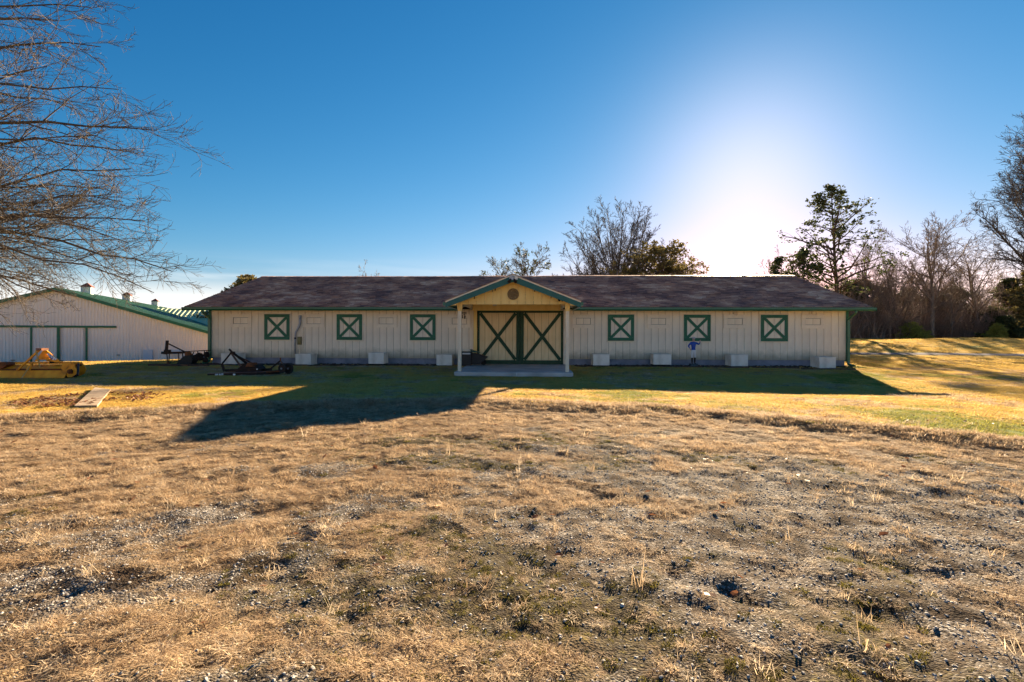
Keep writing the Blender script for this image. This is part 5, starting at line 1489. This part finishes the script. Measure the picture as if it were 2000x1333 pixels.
# tall pine and its two small neighbours
pine = make_pine('pine', 15.0, 51, .26, .33, 1.0, M_needle, tsize=.37, nb=54, sparse=True)
tree_obj('pine_tree', pine, (32.0, 50.5), .9, 1.0, 'tall pine with layered branches standing behind the right end of the barn')
pine2 = make_pine('youngpine', 9.0, 52, .42, .38, 1.0, M_needle, tsize=.38, nb=22, sparse=True)
tree_obj('pine_tree', pine2, (28.8, 50.5), 2.0, .98, 'smaller crooked pine left of the tall one')
tree_obj('pine_tree', pine2, (27.5, 52), 4.0, .92, 'small leaning pine at the far left of the pine group')

# the wood on the right
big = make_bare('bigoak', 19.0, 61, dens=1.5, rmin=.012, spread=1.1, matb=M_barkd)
tree_obj('bare_tree', big, (47.2, 46.5), .8, 1.0, 'very tall bare tree at the right edge of the view')
bareA = make_bare('wooda', 15.0, 62, dens=1.05, rmin=.014)
bareB = make_bare('woodb', 15.0, 63, dens=1.0, rmin=.014, fan=True)
bareC = make_bare('woodc', 13.5, 64, dens=.95, rmin=.014, spread=.6)
bareD = make_bare('woodd', 12.0, 65, dens=.85, rmin=.016, spread=.8)
tree_obj('bare_tree', bareA, (45.5, 55.5), 2.8, .95, 'tall bare oak in front of the wood, midway between pine and right edge')
tree_obj('bare_tree', bareB, (43.2, 57), 1.8, .72, 'many stemmed bare tree in the wood just left of the tall oak')
tree_obj('bare_tree', bareA, (52.6, 57.5), 5.0, .80, 'bare round crowned tree in the wood right of the tall oak')
tree_obj('bare_tree', bareC, (41.5, 60), 5.0, .86, 'slender pale bare tree standing just right of the pine')
gw_ = np.random.default_rng(77)
pool = [bareA, bareB, bareC, bareD]
pts = []
tries = 0
while len(pts) < 74 and tries < 4000:
    tries += 1
    Y_ = gw_.uniform(56, 92); pX = gw_.uniform(.60, 1.16); X_ = pX * Y_
    if all((X_ - a) ** 2 + (Y_ - b) ** 2 > 4.0 for a, b in pts): pts.append((X_, Y_))
for X_, Y_ in pts:
    m_ = pool[int(gw_.integers(0, 4))]
    s = gw_.uniform(.42, .66) * (1.0 + max(0, (Y_ - 60) / 150))
    tree_obj('bare_tree', m_, (X_, Y_), gw_.random() * 6.28, s, 'bare grey tree crowded among others in the wood at right', group='bare trees of the wood at right', sz=s * gw_.uniform(.9, 1.15))
pineW = make_pine('woodpine', 9.5, 71, .18, .34, 1.0, M_needle, tsize=.6, nb=34)
pts2 = []
for k in range(16):
    Y_ = gw_.uniform(58, 80); X_ = gw_.uniform(.62, 1.1) * Y_
    s = gw_.uniform(.5, .85)
    tree_obj('evergreen_tree', pineW, (X_, Y_), gw_.random() * 6.28, s, 'dark evergreen mixed among the bare trees of the wood', group='evergreens inside the wood at right')
sp = make_pine('spruce', 4.0, 72, .04, .42, 1.0, M_bush, tsize=.30, nb=50)
tree_obj('evergreen_bush', sp, (43.2, 55.3), .3, .72, 'bright yellow green bush at the edge of the wood', cat='bush', sz=.55)
tree_obj('evergreen_bush', sp, (44.6, 55.6), 1.3, .5, 'lower light bush beside the bright yellow green one', cat='bush', sz=.35)
tree_obj('evergreen_bush', sp, (50.0, 52.8), 2.3, .62, 'light green young evergreen before the dark ones near the right edge', cat='bush')
dk = make_pine('darkspruce', 4.0, 73, .04, .5, 1.1, M_needle, tsize=.34, nb=52)
tree_obj('evergreen_bush', dk, (52.2, 54.2), .3, .85, 'dark low evergreen near the right edge', cat='bush')
tree_obj('evergreen_bush', dk, (54.0, 54.6), 2.3, .8, 'second dark low evergreen nearer the right edge', cat='bush')
tree_obj('evergreen_bush', sp, (54.2, 53.2), 2.3, .45, 'small bright bush at the very right edge', cat='bush')
ced2 = make_pine('edgecedar', 9.0, 74, .25, .30, 1.2, M_cedar, tsize=.45, nb=50)
tree_obj('evergreen_tree', ced2, (48.3, 47.2), 1.3, .80, 'golden brown evergreen cut off by the right edge')
# thicket filling the wood
def thicket(n, seed, x0, x1, y0, y1, h0, h1, mat):
    g_ = np.random.default_rng(seed)
    y_ = g_.uniform(y0, y1, n); x_ = y_ * g_.uniform(x0, x1, n)
    st = np.stack([x_, y_, ground_z(x_, y_) - .1], -1)
    d_ = g_.normal(size=(n, 3)) * .3; d_[:, 2] = 1
    ln = g_.uniform(h0, h1, n) * (.7 + .6 * fnoise(x_, y_, 5, 2, 91))
    P_, R_ = grow(st, d_, ln, .012 + ln * .006, 4, .12, .02, g_, .3)
    Vv, Ff, of = [], [], 0
    v, f = tubes(P_, R_, 3); Vv.append(v); Ff.append(f); of = len(v)
    p, d, l, r = kids(P_, R_, ln, 7, .12, 1, .8, .38, .6, g_, .4)
    P2, R2_ = grow(p, d, l, np.maximum(r, .011), 3, .2, .04, g_, .5); v, f = tubes(P2, R2_, 3); Vv.append(v); Ff.append(f + of); of += len(v)
    p, d, l, r = kids(P2, R2_, l, 3, .2, 1, .8, .55, .7, g_, .4)
    P3, R3_ = grow(p, d, l, np.maximum(r, .010), 2, .2, .04, g_, .6); v, f = tubes(P3, R3_, 3); Vv.append(v); Ff.append(f + of)
    return np_mesh('thicket', np.concatenate(Vv), np.concatenate(Ff), mat)
link('thicket', thicket(3600, 91, .58, 1.2, 55.5, 82, 2.0, 5.5, M_brush), label='tangle of bare brown brush filling the foot of the wood', cat='brush', kind='stuff')
# marker stakes by the far right edge
for k, xx in enumerate((48.9, 49.2)):
    o = MB().box(-.04, .04, -.04, .04, 0, .32).build('marker_stake', mat_new('orange_paint', (.5, .16, .06), .6)[0])
    o.location = (xx, 50.2, float(ground_z(xx, 50.2)) - .03)
    tag(o, ('left' if k == 0 else 'right') + ' one of two short orange stakes at the foot of the wood', 'stake')
